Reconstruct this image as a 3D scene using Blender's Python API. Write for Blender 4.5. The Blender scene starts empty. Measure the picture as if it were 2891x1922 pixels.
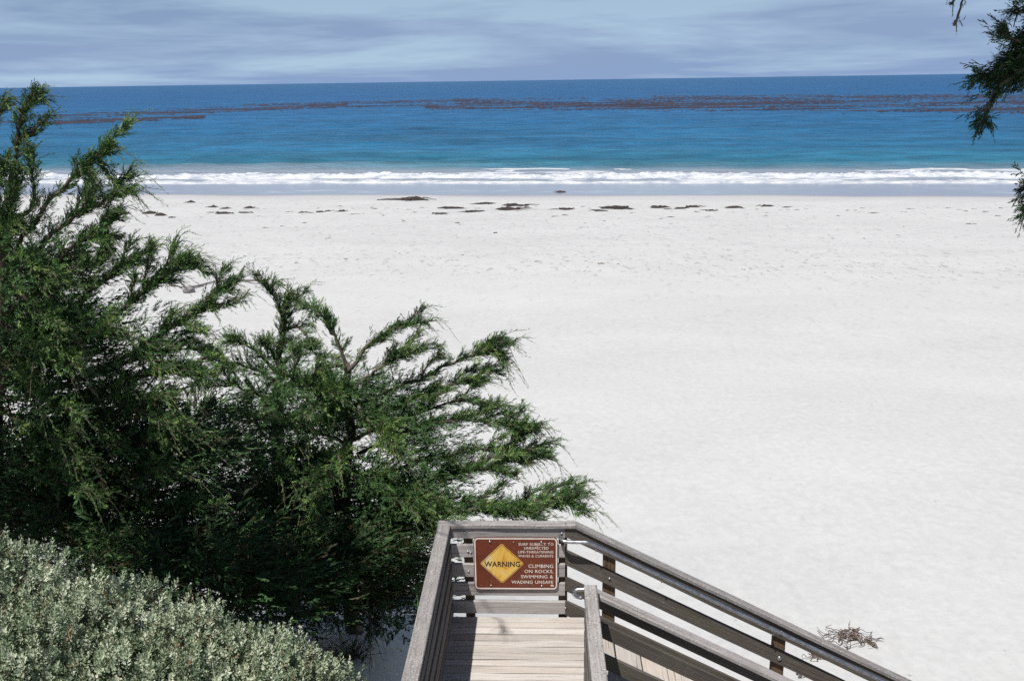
import bpy, math, random
import numpy as np
from mathutils import Vector, Matrix

scene = bpy.context.scene
COL = scene.collection

# ------------------------------------------------------------------ camera
FPX, PW, PH = 2600.0, 2891.0, 1922.0
YAW, PITCH, ROLL = math.radians(2.1), math.radians(15.75), math.radians(0.83)
CAM = np.array([0.0, 0.0, 13.0])
FW = np.array([-math.sin(YAW) * math.cos(PITCH), math.cos(YAW) * math.cos(PITCH), -math.sin(PITCH)])
_r = np.cross(FW, [0, 0, 1.0]); _r /= np.linalg.norm(_r); _u = np.cross(_r, FW)
RT = _r * math.cos(ROLL) - _u * math.sin(ROLL)
UP = _u * math.cos(ROLL) + _r * math.sin(ROLL)
cd = bpy.data.cameras.new("camera"); cam = bpy.data.objects.new("camera", cd); COL.objects.link(cam)
cd.sensor_width = 36.0; cd.sensor_fit = 'HORIZONTAL'; cd.lens = 36.0 * FPX / PW
cd.clip_start = 0.05; cd.clip_end = 200000.0
m = Matrix(((RT[0], UP[0], -FW[0], CAM[0]), (RT[1], UP[1], -FW[1], CAM[1]), (RT[2], UP[2], -FW[2], CAM[2]), (0, 0, 0, 1)))
cam.matrix_world = m
scene.camera = cam

# ------------------------------------------------------------------ sky and sun
TOSUN = Vector((-0.24, -0.42, 1.0)).normalized()
world = bpy.data.worlds.new("World"); scene.world = world; world.use_nodes = True
wn, wl = world.node_tree.nodes, world.node_tree.links
wn.clear()
w_out = wn.new("ShaderNodeOutputWorld"); w_bg = wn.new("ShaderNodeBackground")
sky = wn.new("ShaderNodeTexSky"); sky.sky_type = 'NISHITA'; sky.sun_disc = False
sky.sun_elevation = math.asin(TOSUN.z); sky.sun_rotation = math.atan2(TOSUN.x, TOSUN.y)
sky.altitude = 0.0; sky.air_density = 1.0; sky.dust_density = 0.3; sky.ozone_density = 3.0
w_bg.inputs["Strength"].default_value = 0.05
# thin marine layer: stretched cloud sheets on a plane overhead, the same in every direction
tc = wn.new("ShaderNodeTexCoord"); sep = wn.new("ShaderNodeSeparateXYZ"); wl.new(tc.outputs["Generated"], sep.inputs[0])
def wmath(op, a, b=None, clamp=False):
    n = wn.new("ShaderNodeMath"); n.operation = op; n.use_clamp = clamp
    for i, v in enumerate((a, b)):
        if v is None: continue
        if isinstance(v, (int, float)): n.inputs[i].default_value = v
        else: wl.new(v, n.inputs[i])
    return n.outputs[0]
up = wmath('MAXIMUM', sep.outputs["Z"], 0.0)
comb = wn.new("ShaderNodeCombineXYZ"); wl.new(sep.outputs["X"], comb.inputs[0]); wl.new(sep.outputs["Y"], comb.inputs[1]); wl.new(wmath('POWER', up, 0.8), comb.inputs[2])
bank = wmath('POWER', 2.718, wmath('MULTIPLY', up, -4.5))        # the haze and low cloud thin out with height
def wnoise(scale, detail, rough, dist, off):
    mp = wn.new("ShaderNodeMapping"); mp.inputs["Scale"].default_value = scale; mp.inputs["Location"].default_value = off
    wl.new(comb.outputs[0], mp.inputs[0])
    n = wn.new("ShaderNodeTexNoise"); n.inputs["Scale"].default_value = 1.0; n.inputs["Detail"].default_value = detail
    n.inputs["Roughness"].default_value = rough; n.inputs["Distortion"].default_value = dist
    wl.new(mp.outputs[0], n.inputs["Vector"]); return n.outputs["Fac"]
def wramp(fac, pts):
    r = wn.new("ShaderNodeValToRGB"); e = r.color_ramp.elements
    e[0].position, e[0].color = pts[0][0], (pts[0][1],) * 3 + (1,)
    e[1].position, e[1].color = pts[-1][0], (pts[-1][1],) * 3 + (1,)
    wl.new(fac, r.inputs[0]); return r.outputs["Color"]
def wmix(fac, a, b):
    n = wn.new("ShaderNodeMix"); n.data_type = 'RGBA'
    for sock, v in ((n.inputs[0], fac), (n.inputs[6], a), (n.inputs[7], b)):
        if isinstance(v, tuple): sock.default_value = v
        elif isinstance(v, (int, float)): sock.default_value = v
        else: wl.new(v, sock)
    return n.outputs[2]
veil = wramp(wnoise((2.2, 2.2, 12), 5, 0.50, 0.2, (3.1, 1.7, 0.4)), [(0.38, 0.0), (0.66, 1.0)])
sheet = wramp(wnoise((3.0, 3.0, 17), 7, 0.56, 0.25, (11.3, 4.2, 2.3)), [(0.42, 0.0), (0.60, 1.0)])
air = wmix(wmath('MULTIPLY', bank, 0.92), sky.outputs["Color"], (4.95, 7.5, 12.6, 1))                  # marine haze over the clear sky
lay = wmix(wmath('MULTIPLY', wmath('MULTIPLY', veil, bank), 0.6), air, (5.8, 7.7, 11.9, 1))          # lavender underside of the layer
lay = wmix(wmath('MULTIPLY', wmath('MULTIPLY', sheet, bank), 0.95), lay, (8.8, 12.0, 15.2, 1))         # brighter breaks
wl.new(lay, w_bg.inputs["Color"]); wl.new(w_bg.outputs[0], w_out.inputs[0])

sd = bpy.data.lights.new("sun", 'SUN'); sun = bpy.data.objects.new("sun", sd); COL.objects.link(sun)
sd.energy = 5.0; sd.angle = math.radians(0.53); sd.color = (1.0, 0.965, 0.91)
sun.rotation_euler = TOSUN.to_track_quat('Z', 'Y').to_euler(); sun.location = (-10, -30, 60)

scene.view_settings.view_transform = 'Standard'; scene.view_settings.look = 'None'
scene.view_settings.exposure = 0.0; scene.view_settings.gamma = 1.0; scene.view_settings.use_curve_mapping = False
scene.cycles.use_denoising = False; scene.cycles.max_bounces = 6; scene.cycles.diffuse_bounces = 3; scene.cycles.transparent_max_bounces = 8
scene.cycles.caustics_reflective = False; scene.cycles.caustics_refractive = False

# ------------------------------------------------------------------ helpers
def at(px, py, Y):
    """point at distance Y in front, from its place in the (2359 px wide) view"""
    k = PW / 2359.0
    d = FW + RT * (px * k - PW / 2) / FPX - UP * (py * k - PH / 2) / FPX
    return CAM + d * (Y / d[1])
def tag(o, label=None, cat=None, group=None, kind=None):
    if label: o["label"] = label
    if cat: o["category"] = cat
    if group: o["group"] = group
    if kind: o["kind"] = kind
    return o
def empty(name, loc, label, cat, group=None):
    o = bpy.data.objects.new(name, None); COL.objects.link(o); o.location = tuple(loc); o.empty_display_size = 0.2
    return tag(o, label, cat, group)
def link(name, me, mat=None, parent=None, loc=None, mw=None):
    o = bpy.data.objects.new(name, me); COL.objects.link(o)
    if mat is not None and len(me.materials) == 0: me.materials.append(mat)
    if parent is not None: o.parent = parent
    if mw is not None: o.matrix_basis = pinv(parent) @ mw
    elif loc is not None: o.matrix_basis = pinv(parent) @ Matrix.Translation(Vector(loc))
    elif parent is not None: o.matrix_basis = pinv(parent)
    return o
def wmat(o):
    return (wmat(o.parent) if o.parent else Matrix.Identity(4)) @ o.matrix_basis
def pinv(p):
    return wmat(p).inverted() if p is not None else Matrix.Identity(4)
def np_mesh(name, V, F, smooth=False, attrs=None):
    """V (n,3), F (k,3|4) int array -> mesh; attrs: dict name -> per-vertex float array"""
    V = np.ascontiguousarray(V, np.float32); F = np.ascontiguousarray(F, np.int32)
    me = bpy.data.meshes.new(name); n = F.shape[1]
    me.vertices.add(len(V)); me.vertices.foreach_set("co", V.ravel())
    me.loops.add(F.size); me.loops.foreach_set("vertex_index", F.ravel())
    me.polygons.add(len(F)); me.polygons.foreach_set("loop_start", np.arange(0, F.size, n, dtype=np.int32))
    me.polygons.foreach_set("loop_total", np.full(len(F), n, np.int32))
    me.update(calc_edges=True)
    if smooth: me.polygons.foreach_set("use_smooth", np.ones(len(F), bool))
    for k, a in (attrs or {}).items():
        t = me.attributes.new(k, 'FLOAT', 'POINT'); t.data.foreach_set("value", np.ascontiguousarray(a, np.float32))
    return me
def nrm(v):
    v = np.asarray(v, float); return v / (np.linalg.norm(v, axis=-1, keepdims=True) + 1e-12)
class MB:
    """collects quads of tubes, boxes and lumps, welded into one mesh"""
    def __init__(s): s.V, s.F, s.n = [], [], 0
    def add(s, V, F):  # vertices and quads
        s.V.append(np.asarray(V, float)); s.F.append(np.asarray(F, int) + s.n); s.n += len(V)
    def tube(s, P, R, k=6, cap=True):
        P = np.asarray(P, float); n = len(P); R = np.broadcast_to(np.asarray(R, float), (n,))
        T = nrm(np.gradient(P, axis=0)); ref = np.array([0.31, 0.17, 0.93])
        A = nrm(np.cross(T, ref)); B = np.cross(T, A)
        a = np.arange(k) * 2 * math.pi / k
        V = (P[:, None] + R[:, None, None] * (A[:, None] * np.cos(a)[None, :, None] + B[:, None] * np.sin(a)[None, :, None])).reshape(-1, 3)
        i, j = np.meshgrid(np.arange(n - 1), np.arange(k), indexing='ij'); j2 = (j + 1) % k
        F = np.stack([i * k + j, i * k + j2, (i + 1) * k + j2, (i + 1) * k + j], -1).reshape(-1, 4)
        if cap:
            V = np.concatenate([V, P[:1], P[-1:]]); c0, c1 = n * k, n * k + 1; q = np.arange(k); q2 = (q + 1) % k
            F = np.concatenate([F, np.stack([q2, q, np.full(k, c0), np.full(k, c0)], -1), np.stack([(n - 1) * k + q, (n - 1) * k + q2, np.full(k, c1), np.full(k, c1)], -1)])
        s.add(V, F)
    def build(s, name, mat, parent=None, smooth=True, loc=None, kind=None):
        V = np.concatenate(s.V); F = np.concatenate(s.F)
        if loc is not None: V = V - np.asarray(loc)
        me = bpy.data.meshes.new(name)
        me.from_pydata(V.tolist(), [], [[a for n_, a in enumerate(f) if n_ == 0 or a != f[n_ - 1]] for f in F.tolist()])
        if smooth: me.polygons.foreach_set("use_smooth", np.ones(len(me.polygons), bool))
        me.update()
        o = link(name, me, mat, parent, loc if loc is not None else None)
        if kind: o["kind"] = kind
        return o
def spline(P, n):
    P = np.asarray(P, float)
    if len(P) == 2: t = np.linspace(0, 1, n)[:, None]; return P[0] * (1 - t) + P[1] * t
    Q = np.concatenate([[2 * P[0] - P[1]], P, [2 * P[-1] - P[-2]]]); out = []
    for t in np.linspace(0, len(P) - 1 - 1e-9, n):
        i = int(t); f = t - i; a, b, c, d = Q[i:i + 4]
        out.append(0.5 * (2 * b + (c - a) * f + (2 * a - 5 * b + 4 * c - d) * f * f + (3 * b - a - 3 * c + d) * f ** 3))
    return np.array(out)
_hs = {}
def vnoise(x, y, seed=0):
    """cheap 2-D value noise for shapes"""
    if seed not in _hs: _hs[seed] = np.random.default_rng(seed).random((256, 256))
    h = _hs[seed]; xi = np.floor(x).astype(int); yi = np.floor(y).astype(int); fx = x - xi; fy = y - yi
    fx = fx * fx * (3 - 2 * fx); fy = fy * fy * (3 - 2 * fy)
    g = lambda i, j: h[i & 255, j & 255]
    return (g(xi, yi) * (1 - fx) + g(xi + 1, yi) * fx) * (1 - fy) + (g(xi, yi + 1) * (1 - fx) + g(xi + 1, yi + 1) * fx) * fy
def fbm(x, y, o=4, seed=0):
    s, a, t = 0, 0.5, 0
    for k in range(o): s = s + a * vnoise(x * 2 ** k + 17 * k, y * 2 ** k + 5 * k, seed + k); t += a; a *= 0.5
    return s / t
def sstep(a, b, x):
    t = np.clip((x - a) / (b - a), 0, 1); return t * t * (3 - 2 * t)

# ------------------------------------------------------------------ materials
class Mat:
    def __init__(s, name):
        s.m = bpy.data.materials.new(name); s.m.use_nodes = True; s.n = s.m.node_tree.nodes; s.l = s.m.node_tree.links
        s.b = s.n["Principled BSDF"]; s.out = s.n["Material Output"]
    def set(s, **k):
        for a, v in k.items():
            sock = s.b.inputs[a.replace('_', ' ')]
            if hasattr(v, 'node'): s.l.new(v, sock)
            else: sock.default_value = (v + (1,)) if isinstance(v, tuple) and len(v) == 3 else v
        return s
    def math(s, op, a, b=None, c=None, clamp=False):
        n = s.n.new("ShaderNodeMath"); n.operation = op; n.use_clamp = clamp
        for i, v in enumerate((a, b, c)):
            if v is None: continue
            if isinstance(v, (int, float)): n.inputs[i].default_value = v
            else: s.l.new(v, n.inputs[i])
        return n.outputs[0]
    def coord(s, which):
        if which == 'Position': return s.n.new("ShaderNodeNewGeometry").outputs["Position"]
        return s.n.new("ShaderNodeTexCoord").outputs[which]
    def objcoord(s):
        """object coordinates shifted by a random amount for each object"""
        v = s.n.new("ShaderNodeVectorMath"); v.operation = 'ADD'; s.l.new(s.coord('Object'), v.inputs[0])
        r = s.n.new("ShaderNodeObjectInfo"); s.rand = r.outputs["Random"]
        k = s.math('MULTIPLY', s.rand, 37.0); c = s.n.new("ShaderNodeCombineXYZ")
        for i in range(3): s.l.new(k, c.inputs[i])
        s.l.new(c.outputs[0], v.inputs[1]); return v.outputs[0]
    def mapped(s, vec, scale, loc=(0, 0, 0), rot=(0, 0, 0)):
        mp = s.n.new("ShaderNodeMapping"); mp.inputs["Scale"].default_value = scale; mp.inputs["Location"].default_value = loc
        mp.inputs["Rotation"].default_value = rot
        s.l.new(vec, mp.inputs[0]); return mp.outputs[0]
    def noise(s, vec, scale=1.0, detail=4, rough=0.55, dist=0.0):
        n = s.n.new("ShaderNodeTexNoise"); n.inputs["Scale"].default_value = scale; n.inputs["Detail"].default_value = detail
        n.inputs["Roughness"].default_value = rough; n.inputs["Distortion"].default_value = dist
        s.l.new(vec, n.inputs["Vector"]); return n.outputs["Fac"]
    def voronoi(s, vec, scale, feature='F1', rnd=1.0):
        n = s.n.new("ShaderNodeTexVoronoi"); n.feature = feature; n.inputs["Scale"].default_value = scale; n.inputs["Randomness"].default_value = rnd
        s.l.new(vec, n.inputs["Vector"]); return n.outputs["Distance"]
    def ramp(s, fac, pts):
        r = s.n.new("ShaderNodeValToRGB"); e = r.color_ramp.elements
        while len(e) < len(pts): e.new(0.5)
        for k, (p, c) in enumerate(pts):
            e[k].position = p; e[k].color = (c if isinstance(c, tuple) else (c, c, c)) + (1,)
        s.l.new(fac, r.inputs[0]); return r.outputs["Color"]
    def mix(s, fac, a, b, mode='MIX'):
        n = s.n.new("ShaderNodeMix"); n.data_type = 'RGBA'; n.blend_type = mode
        for sock, v in ((n.inputs[0], fac), (n.inputs[6], a), (n.inputs[7], b)):
            if isinstance(v, tuple): sock.default_value = v + (1,) if len(v) == 3 else v
            elif isinstance(v, (int, float)): sock.default_value = v
            else: s.l.new(v, sock)
        return n.outputs[2]
    def bump(s, h, strength, dist):
        n = s.n.new("ShaderNodeBump"); n.inputs["Strength"].default_value = strength; n.inputs["Distance"].default_value = dist
        s.l.new(h, n.inputs["Height"]); s.l.new(n.outputs[0], s.b.inputs["Normal"]); return s
    def attr(s, name):
        n = s.n.new("ShaderNodeAttribute"); n.attribute_name = name; return n.outputs["Fac"]

def wood(name, dark, mid, light, lichen=0.0, moss=0.0, warm=0.0):
    M = Mat(name); v = M.objcoord()
    g = M.noise(M.mapped(v, (1.6, 38, 38)), 1, 6, 0.65, 0.4)
    g2 = M.noise(M.mapped(v, (5, 140, 140)), 1, 3, 0.6)
    big = M.noise(M.mapped(v, (2.2, 5, 5)), 1, 4, 0.6)
    c = M.ramp(M.math('ADD', M.math('MULTIPLY', g, 0.65), M.math('MULTIPLY', g2, 0.35)), [(0.28, dark), (0.5, mid), (0.72, light)])
    c = M.mix(M.math('MULTIPLY', big, 0.55), c, M.mix(0.5, c, dark))
    ck = M.ramp(M.noise(M.mapped(v, (0.9, 55, 55), (3, 7, 1)), 1, 3, 0.6, 0.3), [(0.60, 0.0), (0.66, 0.65)]); c = M.mix(ck, c, (dark[0] * 0.35, dark[1] * 0.35, dark[2] * 0.35))
    tone = M.ramp(M.rand, [(0.0, 0.78), (1.0, 1.12)]); c = M.mix(1.0, c, tone, 'MULTIPLY')
    if warm:
        w = M.ramp(M.noise(M.mapped(v, (1.1, 3, 3)), 1, 3, 0.5), [(0.42, 0.0), (0.68, warm)]); c = M.mix(w, c, (0.46, 0.33, 0.21))
    if moss:
        w = M.ramp(M.noise(M.mapped(v, (1.8, 9, 9)), 1, 5, 0.65), [(0.50, 0.0), (0.72, moss)]); c = M.mix(w, c, (0.085, 0.095, 0.035))
    if lichen:
        sp = M.ramp(M.noise(v, 75, 5, 0.75), [(0.555, 0.0), (0.60, 1.0)])
        pt = M.ramp(M.noise(v, 7, 3, 0.6), [(0.36, 0.0), (0.60, lichen)])
        c = M.mix(M.math('MULTIPLY', sp, pt), c, (0.62, 0.60, 0.58))
        dk = M.ramp(M.noise(v, 48, 4, 0.7), [(0.56, 0.0), (0.64, 0.6 * lichen)]); c = M.mix(dk, c, (0.07, 0.065, 0.06))
    M.set(Base_Color=c, Roughness=0.82); M.b.inputs["Specular IOR Level"].default_value = 0.25
    M.bump(M.math('ADD', g, M.math('MULTIPLY', g2, 0.6)), 0.55, 0.006); return M.m

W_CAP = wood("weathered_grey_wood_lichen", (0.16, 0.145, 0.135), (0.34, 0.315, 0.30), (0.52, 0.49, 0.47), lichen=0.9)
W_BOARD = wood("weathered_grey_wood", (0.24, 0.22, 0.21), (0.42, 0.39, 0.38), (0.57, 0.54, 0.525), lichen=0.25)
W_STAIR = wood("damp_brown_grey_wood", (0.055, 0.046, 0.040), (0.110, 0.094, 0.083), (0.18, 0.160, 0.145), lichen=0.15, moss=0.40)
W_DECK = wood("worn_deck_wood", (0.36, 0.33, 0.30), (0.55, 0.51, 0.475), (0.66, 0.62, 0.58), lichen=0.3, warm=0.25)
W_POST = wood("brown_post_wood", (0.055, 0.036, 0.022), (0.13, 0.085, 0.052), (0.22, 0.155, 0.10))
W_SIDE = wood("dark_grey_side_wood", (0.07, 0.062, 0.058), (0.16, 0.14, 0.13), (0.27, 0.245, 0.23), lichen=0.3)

def metal():
    M = Mat("galvanised_steel"); v = M.objcoord()
    r = M.ramp(M.noise(v, 14, 4, 0.6), [(0.3, 0.22), (0.7, 0.45)])
    c = M.ramp(M.noise(v, 22, 4, 0.65), [(0.35, (0.42, 0.43, 0.45)), (0.65, (0.66, 0.67, 0.70))])
    M.set(Base_Color=c, Metallic=0.95, Roughness=r); return M.m
STEEL = metal()

# ------------------------------------------------------------------ ground: beach and bluff
SK = 0.096                                   # the shoreline runs a little askew: s = y + SK * x
def ground_z(x, y):
    s = y + SK * x
    b = np.interp(s, [-50, 14, 30, 50, 62, 80, 104, 122, 140, 170, 400, 900], [2.75, 2.75, 2.62, 2.35, 2.05, 1.25, 0.42, 0.0, -0.7, -2.0, -9, -14])
    le = np.interp(y, [-4, -1, 2, 3.5, 5, 6, 7, 8, 10, 12, 14, 17, 20], [8.9, 8.9, 7.6, 6.5, 5.3, 4.75, 4.4, 4.1, 3.4, 2.5, 1.45, 0.35, 0.0])
    ri = np.interp(y, [-4, -1, 1, 3, 5, 7, 9], [8.9, 8.9, 7.0, 3.9, 1.6, 0.4, 0.0])
    f = sstep(-2.6, 1.6, x); return b + le * (1 - f) + ri * f
def gz(x, y): return float(ground_z(np.array([x]), np.array([y]))[0])
def on_ground(px, py):
    k = PW / 2359.0; d = FW + RT * (px * k - PW / 2) / FPX - UP * (py * k - PH / 2) / FPX
    t = np.linspace(6, 140, 6000); P = CAM + d[None] * t[:, None]
    i = int(np.argmax(P[:, 2] < ground_z(P[:, 0], P[:, 1]))); return P[i]
def graded(segs):
    out = []
    for a, b, n in segs: out.append(np.linspace(a, b, n, endpoint=False))
    return np.concatenate(out + [[segs[-1][1]]])
def sheet_mesh(xs, ys, zf):
    X, Y = np.meshgrid(xs, ys); Z = zf(X, Y); n, k = X.shape
    V = np.stack([X, Y, Z], -1).reshape(-1, 3); i, j = np.meshgrid(np.arange(n - 1), np.arange(k - 1), indexing='ij')
    q = i * k + j; F = np.stack([q, q + 1, q + k + 1, q + k], -1).reshape(-1, 4); return V, F
def sand_relief(X, Y):
    s = Y + SK * X; dry = 1 - sstep(90, 104, s)
    near = 0.022 * (fbm(X * 2.4, Y * 2.4, 3, 11) - 0.5) + 0.03 * (fbm(X * 0.3, Y * 0.3, 2, 21) - 0.5)
    trod = sstep(46, 54, s) * (0.11 * (fbm(X * 1.1, Y * 0.8, 3, 31) - 0.5) + 0.03)          # trodden, pocked strip towards the tideline
    return ground_z(X, Y) + dry * (near + trod)
xs = np.concatenate([[-4000, -1200, -400, -200], graded([(-110, -24, 60), (-24, 24, 180), (24, 110, 60)]), [200, 400, 1200, 4000]])
ys = graded([(-30, 2, 12), (2, 26, 120), (26, 70, 140), (70, 135, 110), (135, 200, 10)])
V, F = sheet_mesh(xs, ys, sand_relief)
def sand():
    M = Mat("white_sand"); p = M.coord('Position'); sp = M.n.new("ShaderNodeSeparateXYZ"); M.l.new(p, sp.inputs[0])
    s = M.math('ADD', sp.outputs["Y"], M.math('MULTIPLY', sp.outputs["X"], SK))
    wob = M.math('MULTIPLY', M.math('SUBTRACT', M.noise(M.mapped(p, (0.05, 0.12, 0.1)), 1, 4, 0.55), 0.5), 7.0)
    sw = M.math('ADD', s, wob)
    damp = M.ramp(M.math('DIVIDE', M.math('SUBTRACT', sw, 98.0), 8.0, clamp=True), [(0.0, 0.0), (1.0, 1.0)])
    wet = M.ramp(M.math('DIVIDE', M.math('SUBTRACT', sw, 103.5), 3.0, clamp=True), [(0.0, 0.0), (1.0, 1.0)])
    dry = M.ramp(M.noise(p, 5.0, 7, 0.72), [(0.3, (0.490, 0.488, 0.482)), (0.7, (0.580, 0.578, 0.572))])
    dry = M.mix(1.0, dry, M.ramp(M.noise(M.mapped(p, (0.10, 0.22, 0.2)), 1, 4, 0.6), [(0.3, 0.93), (0.7, 1.03)]), 'MULTIPLY')
    # dark grains, twigs and seaweed crumbs lying in the sand, denser in the trodden strip
    d1 = M.ramp(M.noise(M.mapped(p, (2.2, 1.0, 3)), 1, 6, 0.78), [(0.555, 0.0), (0.64, 1.0)])
    d2 = M.ramp(M.voronoi(p, 1.25), [(0.03, 1.0), (0.055, 0.0)])
    strip = M.ramp(M.math('DIVIDE', M.math('SUBTRACT', s, 30.0), 30.0, clamp=True), [(0.0, 0.06), (0.6, 0.16), (0.78, 0.62), (1.0, 0.42)])
    c = M.mix(M.math('MULTIPLY', d1, strip), dry, (0.15, 0.145, 0.15)); c = M.mix(M.math('MULTIPLY', d2, 0.35), c, (0.14, 0.11, 0.09))
    c = M.mix(damp, c, (0.43, 0.42, 0.425)); c = M.mix(wet, c, (0.30, 0.30, 0.335))
    lace = M.ramp(M.noise(M.mapped(p, (0.16, 0.75, 1)), 1, 6, 0.68, 0.5), [(0.56, 0.0), (0.64, 1.0)])
    band = M.ramp(M.math('DIVIDE', M.math('SUBTRACT', s, 106.0), 16.0, clamp=True), [(0.0, 0.0), (0.22, 0.75), (0.4, 0.25), (0.8, 0.35), (1.0, 0.8)])
    c = M.mix(M.math('MULTIPLY', lace, band), c, (0.72, 0.72, 0.73))
    rough = M.mix(wet, (0.95, 0.95, 0.95), (0.12, 0.12, 0.12))
    M.set(Base_Color=c, Roughness=rough)
    M.b.inputs["Specular IOR Level"].default_value = 0.4
    trod = M.math('DIVIDE', M.math('SUBTRACT', M.math('ADD', s, M.math('MULTIPLY', wob, 0.8)), 48.0), 7.0, clamp=True)
    h = M.math('ADD', M.math('MULTIPLY', M.noise(M.mapped(p, (1, 0.8, 1)), 5.0, 5, 0.65), 0.8), M.math('MULTIPLY', M.voronoi(p, 3.2), 0.5))
    n = M.n.new("ShaderNodeBump"); n.inputs["Distance"].default_value = 0.055; M.l.new(h, n.inputs["Height"])
    M.l.new(M.math('SUBTRACT', M.math('ADD', 0.22, M.math('MULTIPLY', trod, 0.45)), M.math('MULTIPLY', damp, 0.655)), n.inputs["Strength"]); M.l.new(n.outputs[0], M.b.inputs["Normal"])
    return M.m
SAND = sand()
beach = link("beach", np_mesh("beach", V, F, smooth=True), SAND)
tag(beach, "white sand beach sloping down from the bluff to the sea", kind="structure")

# ------------------------------------------------------------------ sea
def ridge(s, c, w, h): return h * np.exp(-np.abs((s - c) / w) ** 2.0)
def sea_h(X, Y):
    s = Y + SK * X; fade = 1 - sstep(320, 700, s)
    c1 = 147 + 5 * (fbm(X * 0.02, X * 0 + 3, 2, 41) - 0.5); c2 = 170 + 9 * (fbm(X * 0.015, X * 0 + 9, 2, 43) - 0.5)
    c3 = 204 + 12 * (fbm(X * 0.012, X * 0 + 5, 2, 45) - 0.5); c4 = 262 + 16 * (fbm(X * 0.01, X * 0 + 1, 2, 47) - 0.5)
    m1 = 0.55 + 0.9 * (fbm(X * 0.018, X * 0 + 7, 2, 49) - 0.4)
    z = ridge(s, c1, 3.2, 0.85) * m1 + ridge(s, c2, 6, 0.26) + ridge(s, c3, 8, 0.42) * m1 + ridge(s, c4, 10, 0.40)
    chop = 0.55 * (fbm(X * 0.16, Y * 0.30, 4, 51) - 0.5) + 0.6 * (fbm(X * 0.03, Y * 0.075, 2, 53) - 0.5)
    return (z + chop * sstep(124, 150, s)) * fade + 0.02
ts = np.concatenate([np.linspace(-1, 1, 221)])
ss = np.concatenate([graded([(116, 124, 10), (124, 180, 120), (180, 320, 130), (320, 700, 110)]), np.geomspace(710, 120000, 30)])
T, S = np.meshgrid(ts, ss); X = T * (70 + 0.95 * (S - 100)); Y = S - SK * X; Y = np.where(S > 3000, S, Y)
Z = sea_h(X, Y)
n, k = X.shape; V = np.stack([X, Y, Z], -1).reshape(-1, 3)
i, j = np.meshgrid(np.arange(n - 1), np.arange(k - 1), indexing='ij'); q = i * k + j
F = np.stack([q, q + 1, q + k + 1, q + k], -1).reshape(-1, 4)
def water():
    M = Mat("sea_water"); p = M.coord('Position'); sp = M.n.new("ShaderNodeSeparateXYZ"); M.l.new(p, sp.inputs[0])
    s = M.math('ADD', sp.outputs["Y"], M.math('MULTIPLY', sp.outputs["X"], SK))
    wob = M.math('MULTIPLY', M.math('SUBTRACT', M.noise(M.mapped(p, (0.008, 0.02, 1)), 1, 3, 0.5), 0.5), 60.0)
    f = M.math('DIVIDE', M.math('LOGARITHM', M.math('DIVIDE', M.math('MAXIMUM', M.math('ADD', s, wob), 101.0), 100.0), 10.0), 1.6, clamp=True)
    # depth of the water body: clear turquoise over sand, then blue
    c = M.ramp(f, [(0.05, (0.060, 0.200, 0.265)), (0.10, (0.028, 0.165, 0.245)), (0.17, (0.020, 0.140, 0.272)), (0.35, (0.016, 0.122, 0.282)), (0.6, (0.014, 0.098, 0.250)), (1.0, (0.020, 0.100, 0.235))])
    pat = M.ramp(M.noise(M.mapped(p, (0.012, 0.035, 1)), 1, 4, 0.6), [(0.3, 0.72), (0.7, 1.22)]); c = M.mix(1.0, c, pat, 'MULTIPLY')
    pat2 = M.ramp(M.noise(M.mapped(p, (0.09, 0.17, 1)), 1, 5, 0.62), [(0.32, 0.70), (0.68, 1.30)]); c = M.mix(1.0, c, pat2, 'MULTIPLY')  # light and dark sides of the ripples, put into the water colour
    milk = M.math('DIVIDE', M.math('SUBTRACT', 147.0, M.math('ADD', s, M.math('MULTIPLY', wob, 0.12))), 9.0, clamp=True)
    c = M.mix(M.math('MULTIPLY', milk, 0.95), c, (0.30, 0.34, 0.40))      # churned, sandy water behind the breaker
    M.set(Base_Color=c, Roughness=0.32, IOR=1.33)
    h = M.math('ADD', M.noise(M.mapped(p, (0.5, 1.1, 1)), 1, 5, 0.62, 0.3), M.math('MULTIPLY', M.noise(M.mapped(p, (0.10, 0.24, 1)), 1, 4, 0.6), 2.2))
    M.bump(h, 1.0, 0.9); M.b.inputs["Specular IOR Level"].default_value = 0.2
    return M.m
SEA = water()
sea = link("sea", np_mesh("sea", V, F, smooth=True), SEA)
tag(sea, "blue sea with low swells reaching to the horizon", kind="structure")

# breaking surf: a ragged ridge of foam along the shore, its edges sinking below the water
def foam_z(X, Y):
    s = Y + SK * X; n1 = fbm(X * 0.10, Y * 0.35, 4, 61); n2 = fbm(X * 0.55, Y * 1.1, 4, 63); n3 = fbm(X * 0.03, X * 0 + 2, 3, 65); n5 = fbm(X * 2.0, Y * 2.4, 3, 69)
    c = 129.8 + 5 * (n3 - 0.5)
    main = np.exp(-((s - c) / (2.1 + 2.6 * (fbm(X * 0.045, X * 0 + 12, 3, 66) - 0.5))) ** 4) * (0.12 + 0.62 * n2 + 0.45 * (n5 - 0.5)) * (0.7 + 0.7 * n3)
    fr = 122.8 + 2.2 * (fbm(X * 0.05, X * 0 + 8, 3, 67) - 0.5)
    front = np.exp(-((s - fr) / (0.9 + 0.9 * n1)) ** 2) * (0.12 + 0.16 * n2)
    mid = np.where((s > fr) & (s < c), (n1 * 0.65 + n2 * 0.45 - 0.56), -1) * 0.35
    back = np.where((s > c) & (s < c + 11), (n1 * 0.6 + n2 * 0.4 - 0.72 - 0.006 * (s - c)), -1) * 0.35
    z = np.maximum.reduce([main - 0.10, front - 0.05, np.minimum(mid, 0.06), np.minimum(back, 0.05)])
    return np.maximum(z, -0.25) + np.where(z > -0.2, np.maximum(0, sea_h(X, Y)), 0)
xs = np.linspace(-95, 95, 620); sv = np.linspace(119.5, 146, 105)
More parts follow.
